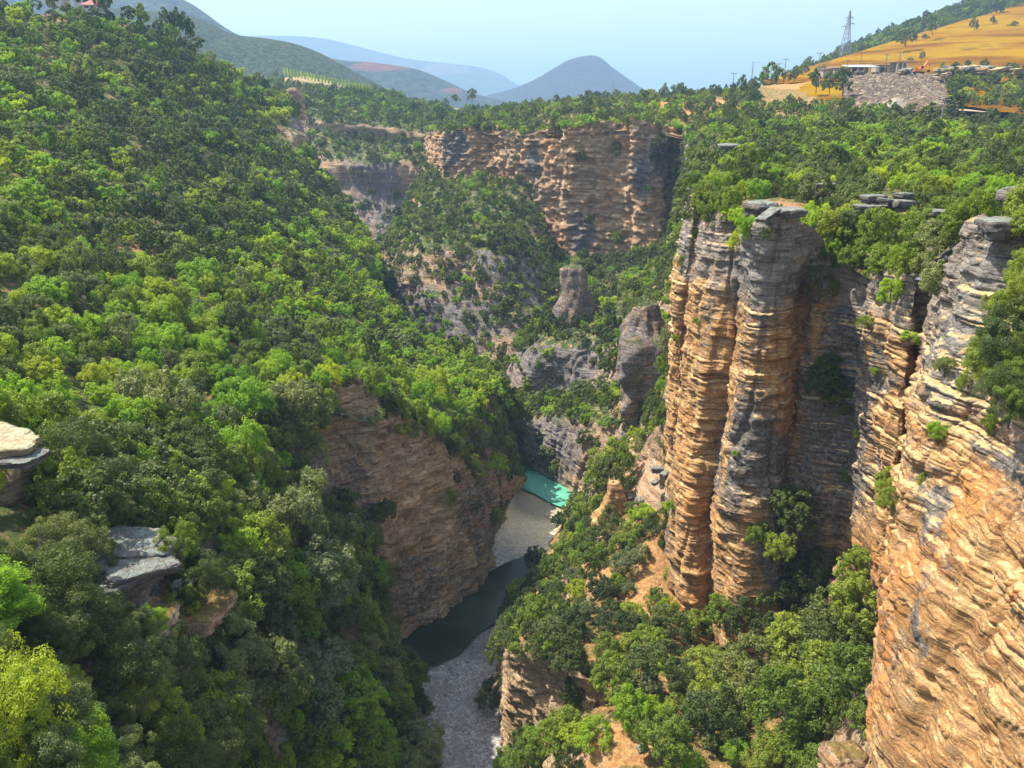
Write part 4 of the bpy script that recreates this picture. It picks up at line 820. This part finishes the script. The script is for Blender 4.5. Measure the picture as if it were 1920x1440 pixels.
# single trees and bushes, most picked where the photo shows them: (px,py of the foot, distance, crown radius, species)
def put(px, py, D, s_, sp, dz=0.0):
    q = P(px, py, D); dist = math.sqrt(q @ q); lod = 0 if dist < 72 else (1 if dist < 150 else 2)
    vs = [i for i, v in enumerate(VAR) if v[1] == lod and v[0] == sp]; T.append((q[0], q[1], q[2] + dz, s_, int(rng.choice(vs))))
for a in [(105,1235,37,3.5,'dark'),(15,1200,35,2.5,'dark'),(730,1380,72,3.0,'mid'),(195,1185,42,1.2,'mid'),(285,1195,43,1.3,'bright'),(345,1160,49,1.5,'mid'),(395,1130,51,1.7,'dark'),(305,1085,52,1.2,'bright'),(250,1215,41,1.5,'grey'),(185,1070,46,1.4,'dark'),(335,1055,49,1.6,'mid'),(215,990,51,1.6,'dark'),(60,1040,47,1.6,'mid'),(75,960,50,1.5,'bright'),(20,1075,45,1.5,'mid'),(745,1440,70,3.0,'dark'),(715,1320,76,2.8,'grey'),(450,1230,60,3.6,'dark'),(330,1420,42,3.8,'dark'),(400,1300,50,4.0,'grey'),(520,1180,66,4.2,'mid'),(590,1120,72,4.4,'grey'),  # three by the lower river bank are added to shade the gravel
          (240,960,62,4.6,'dark'),(330,1000,62,3.2,'dark'),(130,960,54,3.6,'dark'),(300,820,78,4.2,'grey'),(560,840,94,4.6,'dark'),(480,860,88,3.8,'dark'),(430,1000,70,4.0,'grey'),(540,1030,74,3.8,'grey'),
          (650,1370,64,4.2,'bright'),(600,1470,56,3.6,'bright'),(790,1420,68,2.6,'grey'),(750,1480,64,2.6,'grey'),(80,1430,26,2.4,'grey'),(110,1480,25,2.2,'bright'),(420,1420,44,3.0,'dark'),(500,1330,52,3.4,'dark'),(720,800,113,3.4,'dark'),
          (640,1010,93,3.6,'dark'),(650,1100,90,3.4,'dark'),(655,1200,88,3.0,'mid'),(770,1290,86,2.4,'mid'),(700,1230,86,2.6,'bright'),
          (1150,930,121,3.6,'dark'),(1130,900,124,3.2,'mid'),(1100,985,125,3.2,'mid'),(1160,880,126,3.0,'mid'),(1225,1290,69,3.4,'dark'),(1140,1180,92,1.8,'mid'),(1170,1110,100,2.0,'dark'),(1350,1170,82,2.2,'mid'),
          (1480,980,80.5,2.6,'dark'),(1490,1010,79.5,2.0,'dark'),(1540,750,84,2.4,'dark'),(1555,720,84.5,1.6,'dark'),(1535,560,86,2.0,'dark'),(1395,445,84,1.3,'bright'),(1335,420,99,2.0,'mid'),(1320,390,103,1.8,'mid'),(1365,400,96,1.6,'mid'),
          (1890,730,47,2.4,'mid'),(1890,790,44,2.0,'dark'),(1930,700,47,2.8,'dark'),(1925,620,50,2.2,'mid'),(1930,540,54,1.8,'mid'),(1860,705,50,1.4,'mid'),(1920,770,44,2.2,'mid'),(1700,520,74,1.9,'mid'),(1655,525,79,2.3,'mid'),(1630,500,83,2.0,'mid'),(1775,560,66,2.1,'grey'),(1745,545,70,1.7,'grey'),(1720,455,74,1.7,'mid'),(1800,440,66,1.6,'mid'),(1580,490,86,2.0,'mid'),(1560,450,87,1.9,'mid'),(1600,455,86,2.0,'dark'),(1545,500,87,1.8,'dark'),(1640,450,82,1.6,'mid'),
          (1670,555,73,1.0,'bright'),(1750,805,58,.9,'bright'),(1660,930,69,1.3,'mid'),(1420,1020,80,1.4,'mid'),(1460,1050,78,1.8,'mid'),
          (1330,1400,62,3.4,'dark'),(1400,1300,68,3.6,'dark'),(1470,1380,60,3.6,'mid'),(1530,1330,62,3.6,'mid'),(1560,1250,66,3.4,'dark'),(1410,1180,80,3.2,'dark'),(1500,1140,80,3.4,'dark'),(1560,1200,70,3.2,'dark'),(1620,1180,68,3.4,'mid'),(1600,1330,56,3.2,'mid'),
          (1480,1230,72,3.2,'mid'),(1530,1100,80,3.0,'dark'),(1430,1120,82,2.4,'mid'),(1620,1100,72,2.6,'mid'),(940,1240,94,2.4,'dark'),(930,1320,88,2.4,'dark'),(1000,1170,88,2.2,'mid'),(1050,1240,77,2.6,'dark'),(1080,1310,75,2.0,'dark'),(1150,1300,70,2.6,'mid'),(990,1440,68,2.2,'mid'),(1060,1400,66,2.4,'mid'),(1240,1420,58,2.6,'mid'),
          (272,165,255,4.2,'dark'),(200,24,290,4.0,'dark'),(150,30,280,1.8,'mid'),(178,29,281,1.7,'dark'),(126,24,285,2.4,'dark'),(62,18,275,2.6,'mid'),(100,20,280,1.8,'dark'),(240,38,300,3.0,'dark'),(265,43,306,2.8,'mid'),(300,60,308,2.4,'dark'),(372,92,326,2.8,'dark'),(322,68,306,2.2,'mid'),(1445,160,400,6.0,'mid'),(1478,150,395,3.4,'dark'),(1490,150,395,2.6,'dark'),(1698,84,560,5.6,'dark'),(1748,62,600,4.6,'dark'),(1826,56,620,3.2,'dark'),(1898,50,620,3.0,'dark'),
          (1555,170,330,3.4,'dark'),(1580,175,325,3.6,'dark'),(1410,172,360,3.4,'dark'),(1390,175,355,3.0,'dark'),(1530,170,340,3.2,'dark'),(1225,180,420,3.0,'grey'),(1247,172,440,2.6,'mid'),(1270,170,440,2.6,'mid'),(855,190,590,3.6,'dark'),(885,188,600,3.6,'dark'),(1790,215,240,3.2,'dark'),(1592,198,300,2.0,'mid'),(1640,208,282,2.4,'mid'),(1668,212,280,2.2,'mid'),(1700,212,280,2.4,'dark'),(540,810,99,2.6,'mid')]: put(*a)
# shrubs leaning over the cliff rims and rooted on ledges
for rim, step_, lo_, hi_ in ((CLIFF_L, 2.2, .9, 1.9), (FCL, 4.5, 1.2, 2.2), (SPCL, 2.5, .8, 1.6)):
    pr = np.array([P(*c_[0]) for c_ in rim[1:-1]])
    for a_, b_ in zip(pr, pr[1:]):
        for t_ in np.arange(0, 1, step_ / max(np.linalg.norm(b_ - a_), .1)):
            if rng.random() < .75:
                q = a_ + (b_ - a_) * t_ + rng.uniform(-.8, .8, 3) * [1, 1, .4]; sp_ = rng.choice([0, 1, 1, 2]); lod = 1 if np.linalg.norm(q) < 150 else 2
                T.append((q[0], q[1], q[2] - .8, rng.uniform(lo_, hi_), int(rng.choice([i for i, v in enumerate(VAR) if v[1] == lod and v[0] == SPEC[sp_][0]]))))
def on_cliff(name, px, py, s_, sp):
    W = LOFTS[name][0].reshape(-1, 3); x, y, d = proj(W); k = np.hypot(x - px, y - py); near = k < 8
    if not near.any(): return
    i = np.where(near)[0][np.argmin(d[near])]; q = W[i]; lod = 0 if np.linalg.norm(q) < 72 else 1
    T.append((q[0], q[1], q[2] - s_ * .6, s_, int(rng.choice([k_ for k_, v in enumerate(VAR) if v[1] == lod and v[0] == sp]))))
for a in [(1300,600,.7,'bright'),(1270,500,.8,'mid'),(1262,640,.6,'bright'),(1665,560,1.1,'bright'),(1750,808,.8,'bright'),(1830,650,.9,'grey'),(1662,935,1.3,'mid'),(1298,445,.7,'mid'),(1378,460,1.1,'bright'),(1575,900,.6,'mid'),(1765,690,.8,'grey'),(1850,570,.8,'grey'),(1700,640,.8,'bright'),(1372,850,.4,'bright'),(1545,690,1.5,'dark'),(1560,760,1.9,'dark'),(1530,730,1.4,'dark'),(1480,960,1.6,'dark'),(1850,800,.7,'mid'),(1640,700,.6,'mid'),(1720,900,.5,'mid'),(1255,950,.8,'bright'),(1620,600,1.0,'mid'),(1880,640,1.2,'mid'),(1810,720,.9,'mid'),(1600,820,.5,'mid')]: on_cliff('canyon_cliff', *a)
for a in [(1090,300,2.2,'dark'),(1150,290,2.0,'dark'),(1110,420,1.8,'dark'),(960,300,1.6,'dark'),(1210,350,1.5,'mid'),(1160,460,2.2,'mid'),(1040,470,1.8,'mid'),(1240,270,2.6,'dark'),(1230,300,2.4,'dark'),(1265,290,2.6,'dark'),(1270,330,2.2,'mid')]: on_cliff('far_cliff', *a)
T = np.array(T); T = T[np.argsort(T[:, 1])]
print('TREES', len(T))
# visibility estimate with a small depth buffer (which 300 show largest)
def visible():
    Wd, Hd, k = 640, 480, 3.0
    zb = np.full((Hd, Wd), 1e9, np.float32)
    for G in ZPTS:
        for H in (G, (G[1:, 1:] + G[:-1, :-1]) / 2 if min(G.shape[:2]) > 1 else G):
            px, py, d = proj(H.reshape(-1, 3)); d = np.where(d < 2, 1e9, d)
            for ox in (0, 1):
                for oy in (0, 1):
                    x = (px / k + ox * .7 - .35); y = (py / k + oy * .7 - .35); ok = (x >= 0) & (x < Wd) & (y >= 0) & (y < Hd)
                    np.minimum.at(zb, (y[ok].astype(int), x[ok].astype(int)), d[ok] + .6)
    idb = np.full((Hd, Wd), -1, np.int32)
    C = T[:, :3] + np.stack([0 * T[:, 3], 0 * T[:, 3], .72 * T[:, 3]], 1); px, py, d = proj(C); r = T[:, 3] * .92 / d * FPX / k; x = px / k; y = py / k; d = d - T[:, 3] * .5
    for i in range(len(T)):
        if d[i] < 3: continue
        a, b = int(max(0, x[i] - r[i])), int(min(Wd, x[i] + r[i] + 1)); e, f = int(max(0, y[i] - r[i] * .9)), int(min(Hd, y[i] + r[i] * .9 + 1))
        if a >= b or e >= f: continue
        yy, xx = np.mgrid[e:f, a:b]; m_ = ((xx - x[i]) ** 2 + (yy - y[i]) ** 2 * 1.1 < r[i] ** 2) & (zb[e:f, a:b] > d[i])
        zb[e:f, a:b][m_] = d[i]; idb[e:f, a:b][m_] = i
    return np.bincount(idb[idb >= 0], minlength=len(T)), px, py
CNT, TPX, TPY = visible()
order = np.argsort(-CNT, kind='stable')
pick = list(order[:300 - 12])
for vi in range(len(VAR)):
    if not any(int(T[i, 4]) == vi for i in pick):
        for i in order:
            if int(T[i, 4]) == vi: pick.append(i); break
have = {int(T[i, 4]) for i in pick}
LAND = [('tan river cliff', 790, 900), ('golden boulder at the left edge', 30, 930), ('grey stepped rock', 255, 1050), ('orange earth bank', 290, 1120), ('dark river pool', 870, 1150),
 ('grey gravel bed', 870, 1330), ('turquoise water', 1030, 920), ('bare red terrace', 1215, 900), ('tallest rock pillar', 1450, 640), ('grey rock pinnacle', 1075, 570), ('orange wall at the right', 1720, 1150),
 ('dry grass mound', 1120, 1410), ('slab boulders on the rim', 1655, 385), ('dirt road', 1850, 215), ('rubble heap', 1680, 165), ('hayfield', 1760, 90), ('hilltop houses', 160, 8), ('vineyard', 620, 142),
 ('far cliff wall', 1100, 340), ('green spur', 870, 400), ('cliff outcrop on the left hillside', 545, 262), ('bare earth patch on the left hillside', 238, 472), ('lower left corner', 40, 1400), ('undercut ledge of ochre rock', 1290, 1140), ('grey rock knob', 1310, 1340), ('slanted boulder by the lower left edge', 45, 1325), ('large slab on the right rim', 1870, 425), ('bright green slope above the river cliff', 700, 620), ('left frame edge', 5, 640), ('round grey rock hump', 1205, 650)]
DIRS = ['right of', 'below right of', 'below', 'below left of', 'left of', 'above left of', 'above', 'above right of']
HUE = {'dark': 'dark green', 'mid': 'mid green', 'bright': 'bright yellow-green', 'grey': 'greyish olive'}
ORD = ['', 'second ', 'third ', 'fourth ', 'fifth ', 'sixth ', 'seventh ', 'eighth ', 'ninth ', 'tenth ', 'eleventh ', 'twelfth ', 'thirteenth ', 'fourteenth ', 'fifteenth ', 'sixteenth ', 'seventeenth ', 'eighteenth ']
ent = []
for i in pick:
    ds = [math.hypot(TPX[i] - a, TPY[i] - b) for _, a, b in LAND]; j = int(np.argmin(ds)); ang = math.atan2(TPY[i] - LAND[j][2], TPX[i] - LAND[j][1]); k = int(round(ang / (math.pi / 4))) % 8
    ent.append((HUE[VAR[int(T[i, 4])][0]], LAND[j][0], DIRS[k], ds[j], i))
ent.sort(key=lambda e: (e[0], e[1], e[2], e[3])); LABEL = {}; last = None; c_ = 0; sizes = {}
for e in ent: sizes[e[:3]] = sizes.get(e[:3], 0) + 1
for e in ent:
    c_ = c_ + 1 if e[:3] == last else 0; last = e[:3]
    o_ = 'nearest ' if (c_ == 0 and sizes[e[:3]] > 1) else (ORD[c_] + 'nearest ' if c_ else '')
    LABEL[e[4]] = f"{o_}{e[0]} tree {e[2]} the {e[1]}".strip()
SRC = {}
for i in pick:
    x, y, z, s_, v = T[i]; v = int(v)
    r = bpy.data.objects.new('tree', None); col.objects.link(r); r.location = (x, y, z); r.rotation_euler = (0, 0, rng.uniform(0, 6.28)); r.scale = (s_ * rng.uniform(.92, 1.1), s_, s_ * rng.uniform(.9, 1.2)); r.empty_display_size = .3
    r['label'] = LABEL[i]; r['category'] = 'tree'; r['group'] = 'trees growing on the gorge slopes'
    for nm, me in (('crown', VAR[v][2]), ('trunk', VAR[v][3])):
        o = bpy.data.objects.new(nm, me); col.objects.link(o); o.parent = r
        if v not in SRC: SRC[v] = {}
        SRC[v].setdefault(nm, o)
rest = np.array([i for i in range(len(T)) if i not in set(pick) and int(T[i, 4]) in SRC])
me = bpy.data.meshes.new('woodland'); me.vertices.add(len(rest)); me.vertices.foreach_set('co', T[rest, :3].astype(np.float32).ravel())
def pattr(n, t, v): a = me.attributes.new(n, t, 'POINT'); a.data.foreach_set('vector' if t == 'FLOAT_VECTOR' else 'value', v)
remap = {v: k for k, v in enumerate(sorted(SRC))}
pattr('variant', 'INT', np.array([remap[int(T[i, 4])] for i in rest], np.int32))
nr = len(rest); rot = np.stack([rng.uniform(-.15, .15, nr), rng.uniform(-.15, .15, nr), rng.uniform(0, 6.28, nr)], 1)
pattr('rot', 'FLOAT_VECTOR', rot.astype(np.float32).ravel())
scl_ = T[rest, 3][:, None] * np.stack([rng.uniform(.75, 1.25, nr), rng.uniform(.75, 1.25, nr), rng.uniform(.65, 1.5, nr)], 1); pattr('size', 'FLOAT_VECTOR', scl_.astype(np.float32).ravel())
wood = bpy.data.objects.new('woodland', me); col.objects.link(wood); wood['kind'] = 'stuff'
ng = bpy.data.node_groups.new('woodland', 'GeometryNodeTree'); ng.interface.new_socket('Geometry', in_out='INPUT', socket_type='NodeSocketGeometry'); ng.interface.new_socket('Geometry', in_out='OUTPUT', socket_type='NodeSocketGeometry')
gi = ng.nodes.new('NodeGroupInput'); go = ng.nodes.new('NodeGroupOutput'); m2p = ng.nodes.new('GeometryNodeMeshToPoints'); iop = ng.nodes.new('GeometryNodeInstanceOnPoints'); J = ng.nodes.new('GeometryNodeJoinGeometry')
gl = ng.links.new
for v in sorted(SRC, reverse=True):
    jj = ng.nodes.new('GeometryNodeJoinGeometry')
    for nm in ('crown', 'trunk'):
        oi = ng.nodes.new('GeometryNodeObjectInfo'); oi.transform_space = 'ORIGINAL'; oi.inputs['Object'].default_value = SRC[v][nm]; gl(oi.outputs['Geometry'], jj.inputs[0])
    g2i = ng.nodes.new('GeometryNodeGeometryToInstance'); gl(jj.outputs[0], g2i.inputs[0]); gl(g2i.outputs[0], J.inputs[0])
def named(n, t): a = ng.nodes.new('GeometryNodeInputNamedAttribute'); a.data_type = t; a.inputs[0].default_value = n; return a.outputs[0]
e2r = ng.nodes.new('FunctionNodeEulerToRotation'); gl(named('rot', 'FLOAT_VECTOR'), e2r.inputs[0])
gl(gi.outputs[0], m2p.inputs[0]); gl(m2p.outputs[0], iop.inputs['Points']); gl(J.outputs[0], iop.inputs['Instance']); iop.inputs['Pick Instance'].default_value = True
gl(named('variant', 'INT'), iop.inputs['Instance Index']); gl(e2r.outputs[0], iop.inputs['Rotation']); gl(named('size', 'FLOAT_VECTOR'), iop.inputs['Scale']); gl(iop.outputs[0], go.inputs[0])
md = wood.modifiers.new('woodland', 'NODES'); md.node_group = ng
# ---------------------------------------------------------------- haze
hz = bpy.data.meshes.new('haze'); x0, x1, y0, y1, z0, z1 = -9500, 9500, -300, 15000, -140, 620
hz.from_pydata([(x, y, z) for x in (x0, x1) for y in (y0, y1) for z in (z0, z1)], [], [(0, 1, 3, 2), (4, 6, 7, 5), (0, 4, 5, 1), (2, 3, 7, 6), (0, 2, 6, 4), (1, 5, 7, 3)]); hz.update()
ho = bpy.data.objects.new('haze', hz); col.objects.link(ho); ho['kind'] = 'stuff'
hm = bpy.data.materials.new('haze'); hm.use_nodes = True; t = hm.node_tree; t.nodes.clear(); vo = t.nodes.new('ShaderNodeOutputMaterial'); pv_ = t.nodes.new('ShaderNodeVolumePrincipled')
pv_.inputs['Color'].default_value = (.46, .72, 1, 1); pv_.inputs['Density'].default_value = 2.1e-4; pv_.inputs['Anisotropy'].default_value = .1; t.links.new(pv_.outputs[0], vo.inputs['Volume']); hz.materials.append(hm)
# ---------------------------------------------------------------- river
def bed():
    x = np.arange(-32, 26, .22); y = np.arange(40, 185, .22); X, Y = np.meshgrid(x, y)
    W = np.stack([X.ravel(), Y.ravel(), np.zeros(X.size)], 1)
    z = -80.35 + .35 * fbm(W / 9, 3) + .10 * fbm(W / .7, 2)
    W[:, 2] = z
    s = NT('river_gravel'); p = s.pos()
    v = s.new('ShaderNodeTexVoronoi'); s.l(p, v.inputs['Vector']); v.inputs['Scale'].default_value = 2.2
    sep = s.new('ShaderNodeSeparateColor'); s.l(v.outputs['Color'], sep.inputs[0])
    v2 = s.new('ShaderNodeTexVoronoi'); s.l(p, v2.inputs['Vector']); v2.inputs['Scale'].default_value = 5.0
    sep2 = s.new('ShaderNodeSeparateColor'); s.l(v2.outputs['Color'], sep2.inputs[0])
    c = s.ramp(sep.outputs[0], [(0, (.16, .15, .14)), (.5, (.30, .29, .27)), (.85, (.36, .34, .31)), (1, (.5, .48, .44))])
    c2 = s.ramp(sep2.outputs[0], [(0, (.18, .17, .16)), (.6, (.34, .33, .30)), (1, (.6, .58, .53))])
    c = s.mix(s.step(s.noise(p, .8, 3), .4, .6), c, c2)
    sand = s.step(s.noise(p, .16, 4, .6, 1.0), .55, .63); c = s.mix(s.math('MULTIPLY', sand, .6), c, (.25, .235, .205))
    painted_sun = s.at('painted_sun'); c = s.mix(painted_sun, c, s.mix(.6, s.mix(1.0, c, (2.5, 2.05, 1.35), 'MULTIPLY'), (.80, .66, .42)))  # sand tone lifted to cream, painting sunlight onto the shaded bar
    wet = s.at('wet'); c = s.mix(s.math('MULTIPLY', wet, .6), c, (.10, .10, .09))
    s.l(c, s.b.inputs['Base Color']); s.b.inputs['Roughness'].default_value = .85
    h = s.math('ADD', s.math('MULTIPLY', v.outputs['Distance'], -1.0), s.math('MULTIPLY', v2.outputs['Distance'], -.5))
    s.l(s.bump(h, .22), s.b.inputs['Normal'])
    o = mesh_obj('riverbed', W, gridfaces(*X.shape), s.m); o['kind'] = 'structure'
    px, py, _ = proj(W)
    attr(o, 'painted_sun', np.clip((1045 - py + (px - 960) * .25) / 60, 0, 1)); attr(o, 'wet', blobs(px, py, [(880,1160,150,70),(1030,930,70,45)], .3))  # painted sunlight begins past a slanting edge across the bar
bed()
def water(name, pix, mat, z):
    c = np.array([Pz(a, b, z) for a, b in pix])[:, None, :]
    c = np.concatenate([c, c[:1]]); n = len(c)
    g = cr(np.concatenate([c[-3:-1], c, c[1:3]]), np.linspace(2, n + 1, (n) * 8)[:-1])[:, 0]
    g[:, 2] = z; g = g + np.stack([.25 * fbm(g / 2.2, 2), .25 * fbm(g / 2.2 + 5, 2), 0 * g[:, 0]], 1)
    me = bpy.data.meshes.new(name); me.from_pydata(g.tolist(), [], [list(range(len(g)))]); me.update(); me.materials.append(mat)
    o = bpy.data.objects.new(name, me); col.objects.link(o); o['kind'] = 'structure'; return o
def water_mat(name, c, c2, r=.06):
    s = NT(name); p = s.pos(); s.l(s.mix(s.step(s.noise(p, .12, 4), .4, .62), c, c2), s.b.inputs['Base Color']); s.b.inputs['Roughness'].default_value = r; s.b.inputs['IOR'].default_value = 1.25; s.b.inputs['Specular IOR Level'].default_value = .3
    s.l(s.bump(s.noise(p, 2.2, 3), .03), s.b.inputs['Normal']); return s.m
water('river_water', [(735,1225),(760,1195),(860,1120),(905,1080),(935,1062),(975,1045),(1010,1030),(1030,1045),(1010,1090),(985,1130),(960,1152),(900,1185),(860,1225),(810,1248),(775,1255),(745,1250)], water_mat('pool_water', (.022, .036, .022), (.04, .058, .034)), -79.9)
water('river_water', [(950,868),(985,870),(1040,900),(1092,936),(1085,948),(1062,952),(1040,946),(1010,930),(985,918),(965,915),(945,900)], water_mat('turquoise_water', (.10, .36, .24), (.15, .42, .30), .12), -79.88)
# ---------------------------------------------------------------- sky, sun, camera
w = bpy.data.worlds.new('World'); scene.world = w; w.use_nodes = True; nt = w.node_tree; nt.nodes.clear()
bg = nt.nodes.new('ShaderNodeBackground'); sk = nt.nodes.new('ShaderNodeTexSky'); wo = nt.nodes.new('ShaderNodeOutputWorld')
SUN = np.array([-.62, .18, 1.08]); SUN /= np.linalg.norm(SUN)
sk.sky_type = 'NISHITA'; sk.sun_disc = False; sk.sun_elevation = math.asin(SUN[2]); sk.sun_rotation = math.atan2(SUN[0], SUN[1]); sk.dust_density = 1.5; sk.air_density = 1.0; sk.ozone_density = 1.0
tc = nt.nodes.new('ShaderNodeTexCoord'); mp = nt.nodes.new('ShaderNodeMapping'); mp.inputs['Scale'].default_value = (1.5, 1.5, 9); nz_ = nt.nodes.new('ShaderNodeTexNoise'); nz_.inputs['Scale'].default_value = 1.6; nz_.inputs['Detail'].default_value = 6; nz_.inputs['Roughness'].default_value = .6
mr = nt.nodes.new('ShaderNodeMapRange'); mr.inputs[1].default_value = .35; mr.inputs[2].default_value = .75; mr.inputs[3].default_value = .12; mr.inputs[4].default_value = .42; mx = nt.nodes.new('ShaderNodeMix'); mx.data_type = 'RGBA'; mx.inputs[7].default_value = (5.2, 5.45, 5.7, 1)
nt.links.new(tc.outputs['Generated'], mp.inputs[0]); nt.links.new(mp.outputs[0], nz_.inputs['Vector']); nt.links.new(nz_.outputs[0], mr.inputs[0]); nt.links.new(mr.outputs[0], mx.inputs[0]); nt.links.new(sk.outputs[0], mx.inputs[6]); nt.links.new(mx.outputs[2], bg.inputs[0]); bg.inputs[1].default_value = .135; nt.links.new(bg.outputs[0], wo.inputs[0])
from mathutils import Vector
ld = bpy.data.lights.new('sun', 'SUN'); ld.energy = 4.7; ld.angle = math.radians(.5); ld.color = (1, .93, .82)
lo = bpy.data.objects.new('sun', ld); col.objects.link(lo); lo.rotation_euler = Vector(-SUN).to_track_quat('-Z', 'Y').to_euler()
cd = bpy.data.cameras.new('camera'); co = bpy.data.objects.new('camera', cd); col.objects.link(co); scene.camera = co
cd.sensor_width = 36; cd.lens = 36 * FPX / 1920; cd.clip_end = 40000; cd.clip_start = .5
co.rotation_euler = (math.radians(90 - 19.7), 0, 0)
scene.view_settings.view_transform = 'Standard'; scene.view_settings.look = 'None'; scene.view_settings.exposure = 1.08; scene.view_settings.gamma = 1
scene.cycles.max_bounces = 5; scene.cycles.diffuse_bounces = 2; scene.cycles.transmission_bounces = 3; scene.cycles.glossy_bounces = 2; scene.cycles.volume_bounces = 0
